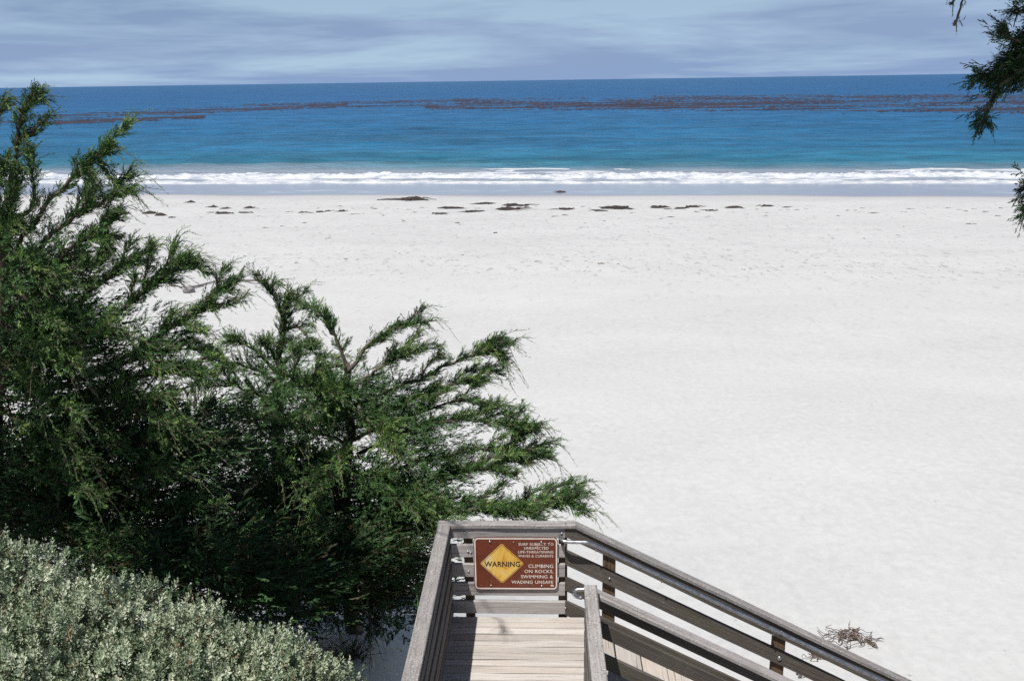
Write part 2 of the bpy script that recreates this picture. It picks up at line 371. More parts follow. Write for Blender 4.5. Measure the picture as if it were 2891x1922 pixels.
Xg, Sg = np.meshgrid(xs, sv); Yg = Sg - SK * Xg; Zg = foam_z(Xg, Yg)
n, k = Xg.shape; V = np.stack([Xg, Yg, Zg], -1).reshape(-1, 3); i, j = np.meshgrid(np.arange(n - 1), np.arange(k - 1), indexing='ij'); q = (i * k + j)
F = np.stack([q, q + 1, q + k + 1, q + k], -1).reshape(-1, 4); F = F[(V[F][:, :, 2] > -0.2).any(1)]
M = Mat("sea_foam"); pf = M.coord('Position')
M.set(Base_Color=M.ramp(M.noise(M.mapped(pf, (0.45, 0.9, 2.2)), 1, 7, 0.72), [(0.38, (0.34, 0.38, 0.46)), (0.50, (0.58, 0.60, 0.63)), (0.60, (0.74, 0.75, 0.76))]), Roughness=0.8)
M.bump(M.noise(pf, 2.5, 6, 0.7), 0.8, 0.25)
surf = link("surf_foam", np_mesh("surf_foam", V, F, smooth=True), M.m)
tag(surf, "white line of breaking surf along the whole shore", "surf", kind="stuff")
# floating kelp canopy offshore: thousands of low brown mats
def on_sea(px, py):
    k = PW / 2359.0; px = np.asarray(px, float); py = np.asarray(py, float)
    d = FW + RT * ((px * k - PW / 2) / FPX)[..., None] - UP * ((py * k - PH / 2) / FPX)[..., None]
    return CAM + d * (-CAM[2] / d[..., 2])[..., None]
rng = np.random.default_rng(5)
def kelp_strips():
    """streaks of kelp: (x, y, half length, half width) on the water"""
    out = []
    beds = [  # in-view outline of each streak: x0, y0, x1, y1, half height, pieces
        (40, 274, 800, 241, 5.0, 1500), (95, 284, 470, 270, 3.2, 800), (560, 243, 1100, 231, 3.5, 330),
        (800, 246, 1010, 243, 1.6, 110), (980, 247, 2359, 254, 5.0, 1600), (1050, 237, 2420, 238, 8.5, 2100),
        (1500, 226, 2359, 222, 4.5, 700), (1230, 243, 1700, 244, 4.0, 500), (-200, 292, 60, 280, 4, 250), (2300, 258, 2700, 262, 5, 300)]
    for x0, y0, x1, y1, h, n in beds:
        n = int(n * 1.7); t = rng.random(n * 2); e = rng.normal(0, 0.62, len(t)); c = fbm(t * abs(x1 - x0) / 140.0 + e * 0.5, t * 0 + y0 + e * 2.5, 4, 77); t, e = t[c > np.quantile(c, 0.10 if x0 > 900 else 0.22)], e[c > np.quantile(c, 0.10 if x0 > 900 else 0.22)]
        px = x0 + (x1 - x0) * t; py = y0 + (y1 - y0) * t + e * h
        out.append(on_sea(px, py)[:, :2])
    return np.concatenate(out)
KP = kelp_strips(); Vs, Fs = [], []
for a, (x, y) in enumerate(KP):
    m_ = 5; r = rng.uniform(0.22, 0.62) * (y / 480.0); el = rng.uniform(1.2, 4.5); th = np.arange(m_) * 2 * math.pi / m_ + rng.random()
    rr = r * rng.uniform(0.55, 1.25, m_); v = np.stack([x + rr * el * np.cos(th), y + rr * np.sin(th) * 1.6, np.full(m_, 0.02)], 1)
    b0 = a * (m_ + 1); Vs.append(np.concatenate([v, [[x, y, rng.uniform(0.10, 0.28)]]])); Fs += [(b0 + c, b0 + (c + 1) % m_, b0 + m_) for c in range(m_)]
M = Mat("floating_kelp"); pk = M.coord('Position')
M.set(Base_Color=M.ramp(M.noise(M.mapped(pk, (0.05, 0.05, 1)), 1, 3, 0.6), [(0.35, (0.028, 0.024, 0.038)), (0.65, (0.056, 0.043, 0.054))]), Roughness=0.5)
kelp = link("kelp_bed", np_mesh("kelp_bed", np.concatenate(Vs), np.array(Fs)), M.m)
tag(kelp, "brown streaks of kelp floating on the sea offshore", "kelp", kind="stuff")

# ------------------------------------------------------------------ timber landing, stairs and railings
def plank(name, p0, p1, h, t, mat, parent, ch=0.005, seg=5, seed=None, wob=0.0035):
    """board from p0 to p1 (one long edge); h and t span its end face; ends stay parallel to h"""
    p0, p1, h, t = (np.asarray(a, float) for a in (p0, p1, h, t)); L = p1 - p0
    ax = nrm(L); az = h - ax * (h @ ax); az = nrm(az); ay = np.cross(az, ax)
    r = np.random.default_rng(seed if seed is not None else abs(hash((round(p0[0], 3), round(p0[1], 3), round(p0[2], 3)))) % 100000)
    a, b = ch / np.linalg.norm(h), ch / np.linalg.norm(t)
    prof = [(a, 0), (1 - a, 0), (1, b), (1, 1 - b), (1 - a, 1), (a, 1), (0, 1 - b), (0, b)]
    V = []
    for i in range(seg):
        f = i / (seg - 1); e = 1 if i in (0, seg - 1) else 0
        dr = r.normal(0, wob, 3)
        for u, w in prof:
            q = p0 + L * f + h * (u if not e else 0.5 + (u - 0.5) * (1 - 0.6 * a)) + t * w + dr * (not e); V.append(q)
    V = np.array(V); R = np.stack([ax, ay, az]); loc = (V - p0) @ R.T; F = []
    for i in range(seg - 1):
        for j in range(8): k = (j + 1) % 8; F.append((i * 8 + j, i * 8 + k, (i + 1) * 8 + k, (i + 1) * 8 + j))
    F += [tuple(range(7, -1, -1)), tuple((seg - 1) * 8 + j for j in range(8))]
    me = bpy.data.meshes.new(name); me.from_pydata(loc.tolist(), [], F); me.update()
    mw = Matrix(((ax[0], ay[0], az[0], p0[0]), (ax[1], ay[1], az[1], p0[1]), (ax[2], ay[2], az[2], p0[2]), (0, 0, 0, 1)))
    import bmesh
    bm = bmesh.new(); bm.from_mesh(me); bmesh.ops.recalc_face_normals(bm, faces=bm.faces); bm.to_mesh(me); bm.free()
    return link(name, me, mat, parent, mw=mw)
def lathe(name, p, axis, prof, mat, parent, k=14):
    """round thing at p along axis; prof = [(along, radius)...]"""
    ax = nrm(np.asarray(axis, float)); A = nrm(np.cross(ax, [0.3, 0.2, 0.93])); B = np.cross(ax, A); p = np.asarray(p, float)
    V, F = [], []
    for d, r in prof:
        for c in range(k): a = c * 2 * math.pi / k; V.append(ax * d + (A * math.cos(a) + B * math.sin(a)) * r)
    for i in range(len(prof) - 1):
        for c in range(k): e = (c + 1) % k; F.append((i * k + c, i * k + e, (i + 1) * k + e, (i + 1) * k + c))
    F.append(tuple((len(prof) - 1) * k + c for c in range(k)))
    me = bpy.data.meshes.new(name); me.from_pydata([tuple(v) for v in V], [], F); me.polygons.foreach_set("use_smooth", np.ones(len(F), bool)); me.update()
    return link(name, me, mat, parent, loc=p)
def bolt(p, axis, parent, r=0.016):
    return lathe("bolt", p, axis, [(0, r), (0.003, r), (0.008, r * 0.85), (0.012, r * 0.5), (0.013, r * 0.1)], STEEL, parent)

DZ, TOPZ = 7.70, 8.74                       # deck surface, top of the cap rails
XL, XR, YF, YN = -1.07, 0.41, 8.335, 4.3    # landing outline
landing = empty("timber_landing", ((XL + XR) / 2, 6.3, gz(-0.3, 6.3)), "worn plank landing of the beach stairs behind the warning sign", "landing")
y = YF; kk = 0
while y > YN:
    w = 0.094; plank("deck_board", (XL + 0.085, y - w, DZ), (XR, y - w, DZ), (0, w, 0), (0, 0, -0.038), W_DECK, landing, ch=0.004, seed=kk); y -= 0.1045; kk += 1
for x in (XL + 0.14, -0.33, XR - 0.06):
    plank("joist", (x, YN, DZ - 0.040), (x, YF - 0.06, DZ - 0.040), (0, 0, -0.18), (0.045, 0, 0), W_POST, landing)
plank("rim_beam", (XL + 0.09, YF - 0.055, DZ - 0.041), (XR, YF - 0.055, DZ - 0.041), (0, 0, -0.2), (0, 0.045, 0), W_POST, landing)

def post(x, y, z0, z1, parent, w=0.092, d=0.092):
    return plank("post", (x, y, z0), (x, y, z1), (w, 0, 0), (0, d, 0), W_POST, parent, ch=0.008, seg=4)
BZ = [(8.583, 8.695), (8.366, 8.509), (8.150, 8.296), (7.936, 8.080), (7.727, 7.870)]
# front railing carrying the sign
fr = empty("front_railing", (-0.38, YF + 0.1, gz(-0.38, YF)), "level grey plank railing at the far end of the landing, carrying the brown sign", "railing", "timber railings")
plank("cap_rail", (XL - 0.005, 8.322, TOPZ), (0.302, 8.322, TOPZ), (0, 0.110, 0), (0, 0, -0.04), W_CAP, fr)
for z0, z1 in BZ[:4]: plank("rail_board", (XL + 0.088, YF + 0.012, z0), (0.196, YF + 0.012, z0), (0, 0, z1 - z0), (0, 0.038, 0), W_BOARD, fr)
me_p = plank("rail_board", (XL + 0.088, YF + 0.012, BZ[4][0]), (0.40, YF + 0.012, BZ[4][0]), (0, 0, BZ[4][1] - BZ[4][0]), (0, 0.038, 0), W_BOARD, fr)
for v in me_p.data.vertices:                # its far end is cut down to the slope of the stairs
    if v.co.x > 1.3 and v.co.z > 0.05: v.co.x = 1.19
for x in (-0.83, 0.130): post(x, YF + 0.052, gz(x, YF + 0.05) - 0.3, TOPZ - 0.042, fr)
for x, z in ((-0.786, 8.662), (-0.783, 8.438), (-0.752, 8.430), (-0.783, 8.216), (-0.778, 8.0), (0.200, 7.80), (0.165, 8.645)):
    bolt((x, YF + 0.012, z), (0, -1, 0), fr, 0.011)
# left railing
lr = empty("left_railing", (XL, 6.3, gz(XL, 6.3)), "lichen-speckled plank railing along the left side of the landing", "railing", "timber railings")
plank("cap_rail", (XL - 0.005, YN, TOPZ + 0.002), (XL - 0.005, 8.3205, TOPZ + 0.002), (0.128, 0, 0), (0, 0, -0.04), W_CAP, lr)
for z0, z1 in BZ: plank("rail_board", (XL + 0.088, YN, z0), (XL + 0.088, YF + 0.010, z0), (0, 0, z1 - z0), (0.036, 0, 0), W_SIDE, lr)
for yy in (4.6, 6.4, 8.24): post(XL - 0.006, yy - 0.046, gz(XL, yy) - 0.3, TOPZ - 0.041, lr, w=0.09)
# right railing (ends at the stair opening)
rr_ = empty("right_railing", (0.39, 5.8, gz(0.39, 5.8)), "lichen-speckled plank railing right of the landing, its blunt end at the stair opening", "railing", "timber railings")
plank("cap_rail", (0.335, YN, TOPZ), (0.335, 7.205, TOPZ), (0.117, 0, 0), (0, 0, -0.045), W_CAP, rr_)
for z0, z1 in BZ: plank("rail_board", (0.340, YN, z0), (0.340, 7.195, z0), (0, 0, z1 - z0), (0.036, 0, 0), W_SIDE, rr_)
for yy in (4.6, 7.10): post(0.378, yy, gz(0.39, yy) - 0.3, TOPZ - 0.047, rr_, w=0.07)

# stairs down to the right
SL = -0.518; COS = 1 / math.sqrt(1 + SL * SL); RUN, RISE = 0.272, 0.141; XE = 6.6
def capz(x): return TOPZ + SL * (x - 0.30)
def slant(name, x0, x1, y, off0, off1, th, mat, parent, **k):
    """sloping board between two vertical offsets below the cap line; vertical end cuts"""
    return plank(name, (x0, y, capz(x0) + off1), (x1, y, capz(x1) + off1), (0, 0, off0 - off1), (0, th, 0), mat, parent, **k)
st = empty("stairs", (2.2, 7.8, gz(2.2, 7.8)), "grey timber stairs leading down from the landing to the sand", "stairs")
NT = 22
for k in range(1, NT):
    x1 = XR + RUN * k; z = DZ - RISE * k
    plank("tread", (x1 - RUN - 0.012, 7.30, z), (x1 - RUN - 0.012, 8.30, z), (RUN + 0.006, 0, 0), (0, 0, -0.04), W_DECK, st, ch=0.006, seed=400 + k)
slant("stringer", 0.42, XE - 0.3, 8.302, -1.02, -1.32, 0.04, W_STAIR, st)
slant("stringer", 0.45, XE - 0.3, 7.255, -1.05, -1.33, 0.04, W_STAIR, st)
# far stair railing
fs = empty("far_stair_railing", (2.4, 8.43, gz(2.4, 8.43)), "sloping plank railing on the seaward side of the stairs, with a steel handrail", "railing", "timber railings")
plank("cap_rail", (0.304, 8.322, capz(0.304)), (XE, 8.322, capz(XE)), (0, 0.110, 0), (0, 0, -0.043), W_CAP, fs, seg=9)
for a, b in ((-0.046, -0.195), (-0.336, -0.505), (-0.640, -0.80), (-0.912, -1.08)):
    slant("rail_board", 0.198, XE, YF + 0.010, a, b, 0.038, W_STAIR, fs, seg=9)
for x in (0.582, 2.345, 4.10, 5.85): post(x, YF + 0.050, gz(x, 8.4) - 0.3, capz(x + 0.13) - 0.046, fs, w=0.13)
for x in (0.647, 2.41, 4.165):
    for o in (-0.12, -0.42): bolt((x, YF + 0.010, capz(x) + o), (0, -1, 0), fs, 0.024 if x > 1 else 0.014)
# near stair railing
ns = empty("near_stair_railing", (2.4, 7.26, gz(2.4, 7.26)), "sloping plank railing on the near side of the stairs, its inner face in shade", "railing", "timber railings")
plank("cap_rail", (0.455, 7.205, capz(0.455) - 0.025), (XE, 7.205, capz(XE) - 0.025), (0, 0.125, 0), (0, 0, -0.042), W_CAP, ns, seg=9)
for a, b in ((-0.07, -0.215), (-0.345, -0.50), (-0.655, -0.81)):
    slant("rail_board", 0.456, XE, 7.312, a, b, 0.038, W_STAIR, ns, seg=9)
for x in (2.9, 5.2): post(x, 7.208, gz(x, 7.2) - 0.3, capz(x + 0.1) - 0.07, ns, w=0.09, d=0.080)
# steel handrails
def handrail(name, P, brackets, label, side):
    e = empty(name, P[len(P) // 2], label, "handrail", "steel handrails")
    b = MB(); b.tube(P, 0.0185, 10); b.build("pipe", STEEL, e)
    for x, y, z, yb in brackets:
        bb = MB(); bb.tube(spline([(x, y, z - 0.015), (x, y, z - 0.055), (x, y + 0.03 * side, z - 0.075), (x, yb, z - 0.075)], 8), 0.0065, 6); bb.build("bracket", STEEL, e)
    return e
def pipe_z(x): return capz(x) - 0.072
P = [(0.147, YF + 0.008, 8.617), (0.150, 8.285, 8.616), (0.175, 8.248, 8.612), (0.215, 8.238, 8.607), (0.30, 8.237, 8.604), (0.40, 8.237, 8.602), (0.435, 8.237, pipe_z(0.435) - 0.004)]
P = np.concatenate([spline(P, 26), [(x, 8.237, pipe_z(x)) for x in np.linspace(0.5, XE - 0.2, 12)]])
handrail("handrail", P, [(x, 8.237, pipe_z(x), YF + 0.008) for x in (0.50, 1.16, 2.30, 3.42, 4.6)], "steel pipe handrail along the seaward stair railing", 1)
zq = lambda x: capz(x) - 0.15
P = [(0.330, 7.395, 8.497), (0.292, 7.395, 8.502), (0.262, 7.395, 8.523), (0.254, 7.395, 8.551), (0.270, 7.395, 8.572), (0.310, 7.395, 8.580), (0.40, 7.395, 8.580), (0.46, 7.395, zq(0.46))]
P = np.concatenate([spline(P, 26), [(x, 7.395, zq(x)) for x in np.linspace(0.55, XE - 0.2, 10)]])
handrail("handrail", P, [(x, 7.395, zq(x), 7.352) for x in (0.9, 2.4, 4.0)], "steel pipe handrail with a hooked end at the near stair railing", -1)

# ------------------------------------------------------------------ warning sign
SX0, SX1, SZ0, SZ1, SY = -0.722, 0.124, 8.018, 8.606, 8.326
sign = empty("warning_sign", ((SX0 + SX1) / 2, SY, SZ0), "brown metal sign with a yellow WARNING diamond bolted to the front railing", "sign")
def su(px): return SX0 + (px - 270) / 1695 * (SX1 - SX0)
def sv_(py): return SZ1 - (py - 245) / 1055 * (SZ1 - SZ0)
def rrect(x0, x1, z0, z1, r, n=8):
    out = []
    for cx_, cz_, a0 in ((x1 - r, z1 - r, 0), (x0 + r, z1 - r, 90), (x0 + r, z0 + r, 180), (x1 - r, z0 + r, 270)):
        for k in range(n + 1): a = math.radians(a0 + 90 * k / n); out.append((cx_ + r * math.cos(a), cz_ + r * math.sin(a)))
    return out
def slab(name, outline, y0, th, mat, parent):
    n = len(outline); V = [(x, y0, z) for x, z in outline] + [(x, y0 + th, z) for x, z in outline]
    F = [tuple(range(n)), tuple(range(2 * n - 1, n - 1, -1))] + [(j, n + j, n + (j + 1) % n, (j + 1) % n) for j in range(n)]
    me = bpy.data.meshes.new(name); me.from_pydata(V, [], F); me.update()
    import bmesh
    bm = bmesh.new(); bm.from_mesh(me); bmesh.ops.recalc_face_normals(bm, faces=bm.faces); bm.to_mesh(me); bm.free()
    return link(name, me, mat, parent)
def ring(name, a, b, y0, th, mat, parent):
    n = len(a); V = [(x, y0, z) for x, z in a] + [(x, y0, z) for x, z in b] + [(x, y0 + th, z) for x, z in a] + [(x, y0 + th, z) for x, z in b]; F = []
    for j in range(n): k = (j + 1) % n; F += [(j, k, n + k, n + j), (2 * n + j, 2 * n + k, k, j), (n + j, n + k, 3 * n + k, 3 * n + j)]
    me = bpy.data.meshes.new(name); me.from_pydata(V, [], F); me.update()
    import bmesh
    bm = bmesh.new(); bm.from_mesh(me); bmesh.ops.recalc_face_normals(bm, faces=bm.faces); bm.to_mesh(me); bm.free()
    return link(name, me, mat, parent)
def paint(name, c, worn, wear=0.5, rough=0.45, streak=True, scale=9):
    M = Mat(name); v = M.coord('Position')
    s1 = M.noise(M.mapped(v, (scale * 1.6, 1, scale * 0.45)), 1, 6, 0.65, 0.8)
    s2 = M.noise(M.mapped(v, (60, 60, 60)), 1, 4, 0.7)
    f = M.ramp(s1, [(0.46, 0.0), (0.72, wear)]); cc = M.mix(f, c, worn)
    f2 = M.ramp(s2, [(0.62, 0.0), (0.72, wear * 0.7)]); cc = M.mix(f2, cc, worn)
    M.set(Base_Color=cc, Roughness=rough); return M
SB = paint("sign_brown", (0.165, 0.036, 0.014), (0.085, 0.018, 0.008), 0.6).m
SC = paint("sign_cream", (0.82, 0.76, 0.70), (0.50, 0.36, 0.27), 0.45, scale=20).m
SK_ = paint("sign_black", (0.015, 0.013, 0.012), (0.05, 0.035, 0.02), 0.4).m
M = Mat("sign_yellow"); v = M.coord('Position')
c = M.ramp(M.noise(M.mapped(v, (7, 1, 4)), 1, 5, 0.6, 1.2), [(0.34, (0.60, 0.27, 0.03)), (0.46, (0.80, 0.48, 0.085)), (0.58, (0.82, 0.54, 0.14)), (0.70, (0.76, 0.68, 0.50))])
c = M.mix(M.ramp(M.noise(M.mapped(v, (22, 1, 18)), 1, 5, 0.7, 2.5), [(0.60, 0.0), (0.70, 0.75)]), c, (0.22, 0.10, 0.02))
M.set(Base_Color=c, Roughness=0.42); SYEL = M.m
M = Mat("sign_edge"); M.set(Base_Color=(0.16, 0.05, 0.03), Roughness=0.5); SEDGE = M.m
slab("panel", rrect(SX0, SX1, SZ0, SZ1, 0.045), SY, 0.004, SB, sign)
ring("border", rrect(SX0 + 0.007, SX1 - 0.007, SZ0 + 0.007, SZ1 - 0.007, 0.040), rrect(SX0 + 0.020, SX1 - 0.020, SZ0 + 0.021, SZ1 - 0.021, 0.028), SY - 0.0012, 0.0008, SC, sign)
def diamond(r, rc):
    h = 0.2245 * r; w = h * 0.99; out = []
    for a0 in (90, 180, 270, 0):
        tip = (w * math.cos(math.radians(a0)), h * math.sin(math.radians(a0))); cx_, cz_ = tip[0] * (1 - rc * 1.2), tip[1] * (1 - rc * 1.2)
        for k in range(9): a = math.radians(a0 - 45 + 90 * k / 8); out.append((cx_ + rc * h * 0.85 * math.cos(a), cz_ + rc * h * 0.85 * math.sin(a)))
    X0, Z0 = su(838), sv_(768); return [(X0 + x, Z0 + z) for x, z in out]
dm = slab("diamond", diamond(1.0, 0.10), SY - 0.0016, 0.0013, SYEL, sign)
ring("diamond_outline", diamond(0.955, 0.09), diamond(0.930, 0.085), SY - 0.0022, 0.0004, SK_, dm)
def text(body, x0, x1, zb, zt, y0, mat, parent, name="lettering", bold=0.007):
    """letters fitted to the box x0..x1, baseline zb, cap height zt"""
    cu = bpy.data.curves.new("text", 'FONT'); cu.body = body; cu.size = 1.0; cu.offset = bold; cu.fill_mode = 'FRONT'; cu.resolution_u = 3; cu.space_word = 1.25; cu.space_character = 1.04
    o = bpy.data.objects.new("text", cu); COL.objects.link(o); bpy.context.view_layer.update()
    me = bpy.data.meshes.new_from_object(o.evaluated_get(bpy.context.evaluated_depsgraph_get())); bpy.data.objects.remove(o); bpy.data.curves.remove(cu)
    C = np.array([v.co[:] for v in me.vertices]); H = 0.729; lo, hi = C[:, 0].min(), C[:, 0].max()
    for v, q in zip(me.vertices, C): v.co = (x0 + (q[0] - lo) / (hi - lo) * (x1 - x0), y0, zb + q[1] / H * (zt - zb))
    fx = sorted((min(me.vertices[v].co.x for v in p.vertices), max(me.vertices[v].co.x for v in p.vertices), p.index) for p in me.polygons)
    words, end = [[]], -9
    for a, b_, k in fx:                                  # a wide gap starts a new word
        if a - end > 0.30 * (zt - zb) and end > -9: words.append([])
        words[-1].append(k); end = max(end, b_)
    for w_ in words:
        ids = sorted({v for k in w_ for v in me.polygons[k].vertices}); rm = {v: q for q, v in enumerate(ids)}; m2 = bpy.data.meshes.new(name)
        m2.from_pydata([me.vertices[v].co[:] for v in ids], [], [[rm[v] for v in me.polygons[k].vertices] for k in w_]); m2.update(); link(name, m2, mat, parent)
    bpy.data.meshes.remove(me)
text("WARNING", su(478), su(1208), sv_(828), sv_(720), SY - 0.0030, SK_, dm, bold=0.02)
for b, x0, x1, yb, yt in (("SURF SUBJECT TO", 1177, 1880, 403, 350), ("UNEXPECTED", 1287, 1780, 480, 428), ("LIFE-THREATENING", 1170, 1875, 557, 506), ("WAVES & CURRENTS", 1168, 1873, 637, 586),
                          ("CLIMBING", 1372, 1873, 850, 778), ("ON ROCKS,", 1290, 1873, 953, 886), ("SWIMMING &", 1217, 1868, 1062, 995), ("WADING UNSAFE", 1022, 1870, 1172, 1106)):
    text(b, su(x0), su(x1), sv_(yb), sv_(yt), SY - 0.0012, SC, sign)
SCR = Mat("scratched_metal"); SCR.set(Base_Color=(0.26, 0.13, 0.09), Roughness=0.4)
text("RASTA", su(1185), su(1490), sv_(1228), sv_(1186), SY - 0.0010, SCR.m, sign, name="scratched_writing", bold=-0.006)
def scratch(pts):
    b = MB(); b.tube(np.array([(su(x), SY - 0.0005, sv_(y)) for x, y in pts]), 0.0011, 4); b.build("scratch", SCR.m, sign)
for pts in (((365, 495), (410, 475), (430, 500)), ((400, 635), (470, 575), (440, 560)), ((330, 520), (400, 640)), ((590, 360), (585, 420), (560, 470)), ((685, 335), (715, 400)), ((650, 420), (670, 470)), ((1010, 360), (1020, 420)), ((1075, 450), (1110, 500)), ((720, 1100), (700, 1200)), ((620, 1110), (635, 1180))):
    scratch(pts)
bear = [(1812, 1213), (1822, 1200), (1838, 1193), (1856, 1195), (1872, 1198), (1884, 1208), (1880, 1217), (1874, 1219), (1876, 1230), (1866, 1230), (1862, 1220), (1848, 1221), (1846, 1231), (1835, 1231), (1833, 1219), (1820, 1219)]
slab("bear_emblem", [(su(x), sv_(y)) for x, y in bear], SY - 0.0012, 0.0008, SC, sign)
for x, yq, r in ((600, 325, 0.0125), (1635, 332, 0.0115), (605, 1208, 0.010), (1637, 1215, 0.011), (1078, 333, 0.0055), (1808, 335, 0.005), (443, 325, 0.0035), (407, 1203, 0.0035)):
    bolt((su(x), SY, sv_(yq)), (0, -1, 0), sign, r)

# ------------------------------------------------------------------ seaweed, driftwood and a stone on the sand
M = Mat("wet_dark_seaweed"); v = M.objcoord()
M.set(Base_Color=M.ramp(M.noise(v, 9, 5, 0.7), [(0.35, (0.016, 0.012, 0.011)), (0.65, (0.060, 0.040, 0.032))]), Roughness=0.6); M.bump(M.noise(v, 24, 4, 0.7), 0.9, 0.04); WEED = M.m
M = Mat("dry_brown_seaweed"); v = M.objcoord()
M.set(Base_Color=M.ramp(M.noise(v, 12, 5, 0.7), [(0.3, (0.060, 0.045, 0.038)), (0.7, (0.22, 0.165, 0.135))]), Roughness=0.65); DRYWEED = M.m
def weed_mesh(name, L, Wd, H, seed, strands=5, tail=0.0):
    """low tangled heap: lumpy mound with ribbons lying over and out of it"""
    r = np.random.default_rng(seed); b = MB(); nu, nv = 18, 8
    U, Vv = np.meshgrid(np.linspace(0, 2 * math.pi, nu, endpoint=False), np.linspace(0, 1, nv), indexing='ij')
    rad = (0.62 + 0.55 * fbm(np.cos(U) * 2 + seed, np.sin(U) * 2 + seed, 3, 3)) * (1 - Vv)
    hh = H * (1 - (1 - Vv) ** 1.4) * (0.35 + 1.1 * fbm(np.cos(U) * 3 * (1 - Vv) + seed, np.sin(U) * 3 * (1 - Vv) + 2 * seed, 3, 9)) - 0.02 - 0.03 * (Vv == 0)
    VV = np.stack([rad * np.cos(U) * L / 2, rad * np.sin(U) * Wd / 2, hh], -1).reshape(-1, 3)
    i, j = np.meshgrid(np.arange(nu), np.arange(nv - 1), indexing='ij'); i2 = (i + 1) % nu
    b.add(VV, np.stack([i * nv + j, i2 * nv + j, i2 * nv + j + 1, i * nv + j + 1], -1).reshape(-1, 4))
    for k in range(strands):
        a = r.uniform(0, 2 * math.pi); l = r.uniform(0.4, 1.0) * L * 0.6; p = np.array([r.uniform(-.35, .35) * L, r.uniform(-.3, .3) * Wd, H * 0.4]); pts = [p]
        for q in range(4):
            a += r.normal(0, 0.5); p = p + np.array([math.cos(a), math.sin(a) * 0.6, 0]) * l / 4; pts.append(np.array([p[0], p[1], max(0.015, H * 0.4 * (1 - q / 2.5) + 0.02 * r.random())]))
        b.tube(spline(pts, 9), np.linspace(0.03, 0.012, 9) * (0.6 + L * 0.35), 4)
    if tail:
        pts = [(-L * 0.3, 0, 0.10)]
        for q in range(6): pts.append((-L * 0.3 - tail * (q + 1) / 6, r.normal(0, 0.25), 0.06))
        b.tube(spline(pts, 16), np.linspace(0.22, 0.04, 16), 6)
    V = np.concatenate(b.V); F = np.concatenate(b.F); me = bpy.data.meshes.new(name)
    me.from_pydata(V.tolist(), [], [[a for n_, a in enumerate(f) if n_ == 0 or a != f[n_ - 1]] for f in F.tolist()])
    me.polygons.foreach_set("use_smooth", np.ones(len(me.polygons), bool)); me.update(); return me
def lay(name, me, px, py, mat, rz=0.0, sc=1.0):
    p = on_ground(px, py); o = link(name, me, mat, loc=(p[0], p[1], gz(p[0], p[1]) + 0.0)); o.rotation_euler.z = rz; o.scale = (sc, sc, sc); return o
def mpp(py): return (on_ground(1400, py)[1] / math.cos(PITCH)) / FPX * PW / 2359.0      # metres per view pixel at that row
piles = [  # view x, y, width, height in px, label
    (952, 459, 62, 12, "largest dark seaweed heap, its long tail trailing left across the sand"),
    (1291, 441, 22, 5, "small dark seaweed heap alone on the wet sand near the surf"),
    (291, 446, 24, 6, "dark seaweed heap on the wet sand beside the cypress tips at left"),
    (440, 465, 24, 6, "leftmost lone dark seaweed heap on the open sand, above the cluster of heaps"),
    (492, 476, 26, 6, "left one of two neighbouring dark seaweed heaps right of the heap cluster"),
    (521, 479, 24, 5, "right one of two neighbouring dark seaweed heaps right of the heap cluster"),
    (574, 478, 32, 6, "flat-topped dark seaweed heap right of the two neighbouring heaps"),
    (286, 491, 36, 7, "dark seaweed heap half hidden by the cypress branch at left"),
    (344, 490, 44, 8, "widest dark seaweed heap of the cluster near the left cypress"),
    (370, 495, 32, 9, "blackest rounded seaweed heap of the cluster near the left cypress"),
    (394, 500, 20, 5, "small seaweed heap at the right end of the left cluster"),
    (287, 500, 26, 4, "low seaweed heap at the foot of the left cluster"),
    (512, 490, 60, 4, "long thin strip of dark seaweed below the neighbouring heaps"),
    (566, 489, 36, 4, "short low strip of dark seaweed beside the long thin strip"),
    (700, 489, 34, 5, "low dark seaweed heap left of the row of three small heaps"),
    (737, 487, 22, 5, "left one of three small seaweed heaps in a row below the largest heap"),
    (757, 485, 20, 4, "middle one of three small seaweed heaps in a row below the largest heap"),
    (788, 486, 24, 6, "right one of three small seaweed heaps in a row below the largest heap"),
    (1010, 491, 44, 4, "thin flat seaweed streak below the largest heap"),
    (1035, 478, 66, 5, "long low seaweed streak right of the largest heap"),
    (1118, 468, 60, 5, "long thin seaweed streak nearest the sea in the middle of the beach"),
    (1168, 481, 62, 7, "dark wedge-shaped seaweed heap in the middle of the beach"),
    (1185, 472, 72, 4, "thin seaweed streak just above the wedge-shaped heap"),
    (1095, 486, 60, 5, "crumbled seaweed streak left of the wedge-shaped heap"),
    (1302, 481, 44, 6, "dark seaweed heap left of the long rugged bank"),
    (1420, 479, 74, 8, "long rugged bank of dark seaweed in the middle of the tideline"),
    (1385, 485, 40, 5, "low seaweed heap at the front of the long rugged bank"),
    (1516, 477, 42, 9, "humped dark seaweed heap just right of the long rugged bank"),
    (1571, 479, 30, 5, "low end of the double seaweed heap right of the humped one"),
    (1596, 476, 38, 7, "high end of the double seaweed heap right of the humped one"),
    (1691, 477, 38, 7, "crumbly seaweed heap between the double heap and the last dark heap"),
    (1766, 474, 36, 6, "last sizeable dark seaweed heap towards the right of the tideline"),
    (1812, 477, 24, 4, "small seaweed heap just right of the last sizeable one"),
    (1640, 484, 34, 4, "flat seaweed patch in front of the crumbly heap"),
    (1384, 607, 20, 5, "single brown seaweed scrap alone on the middle of the beach"),
    (1140, 536, 14, 4, "small dark seaweed scrap alone below the thin streaks")]
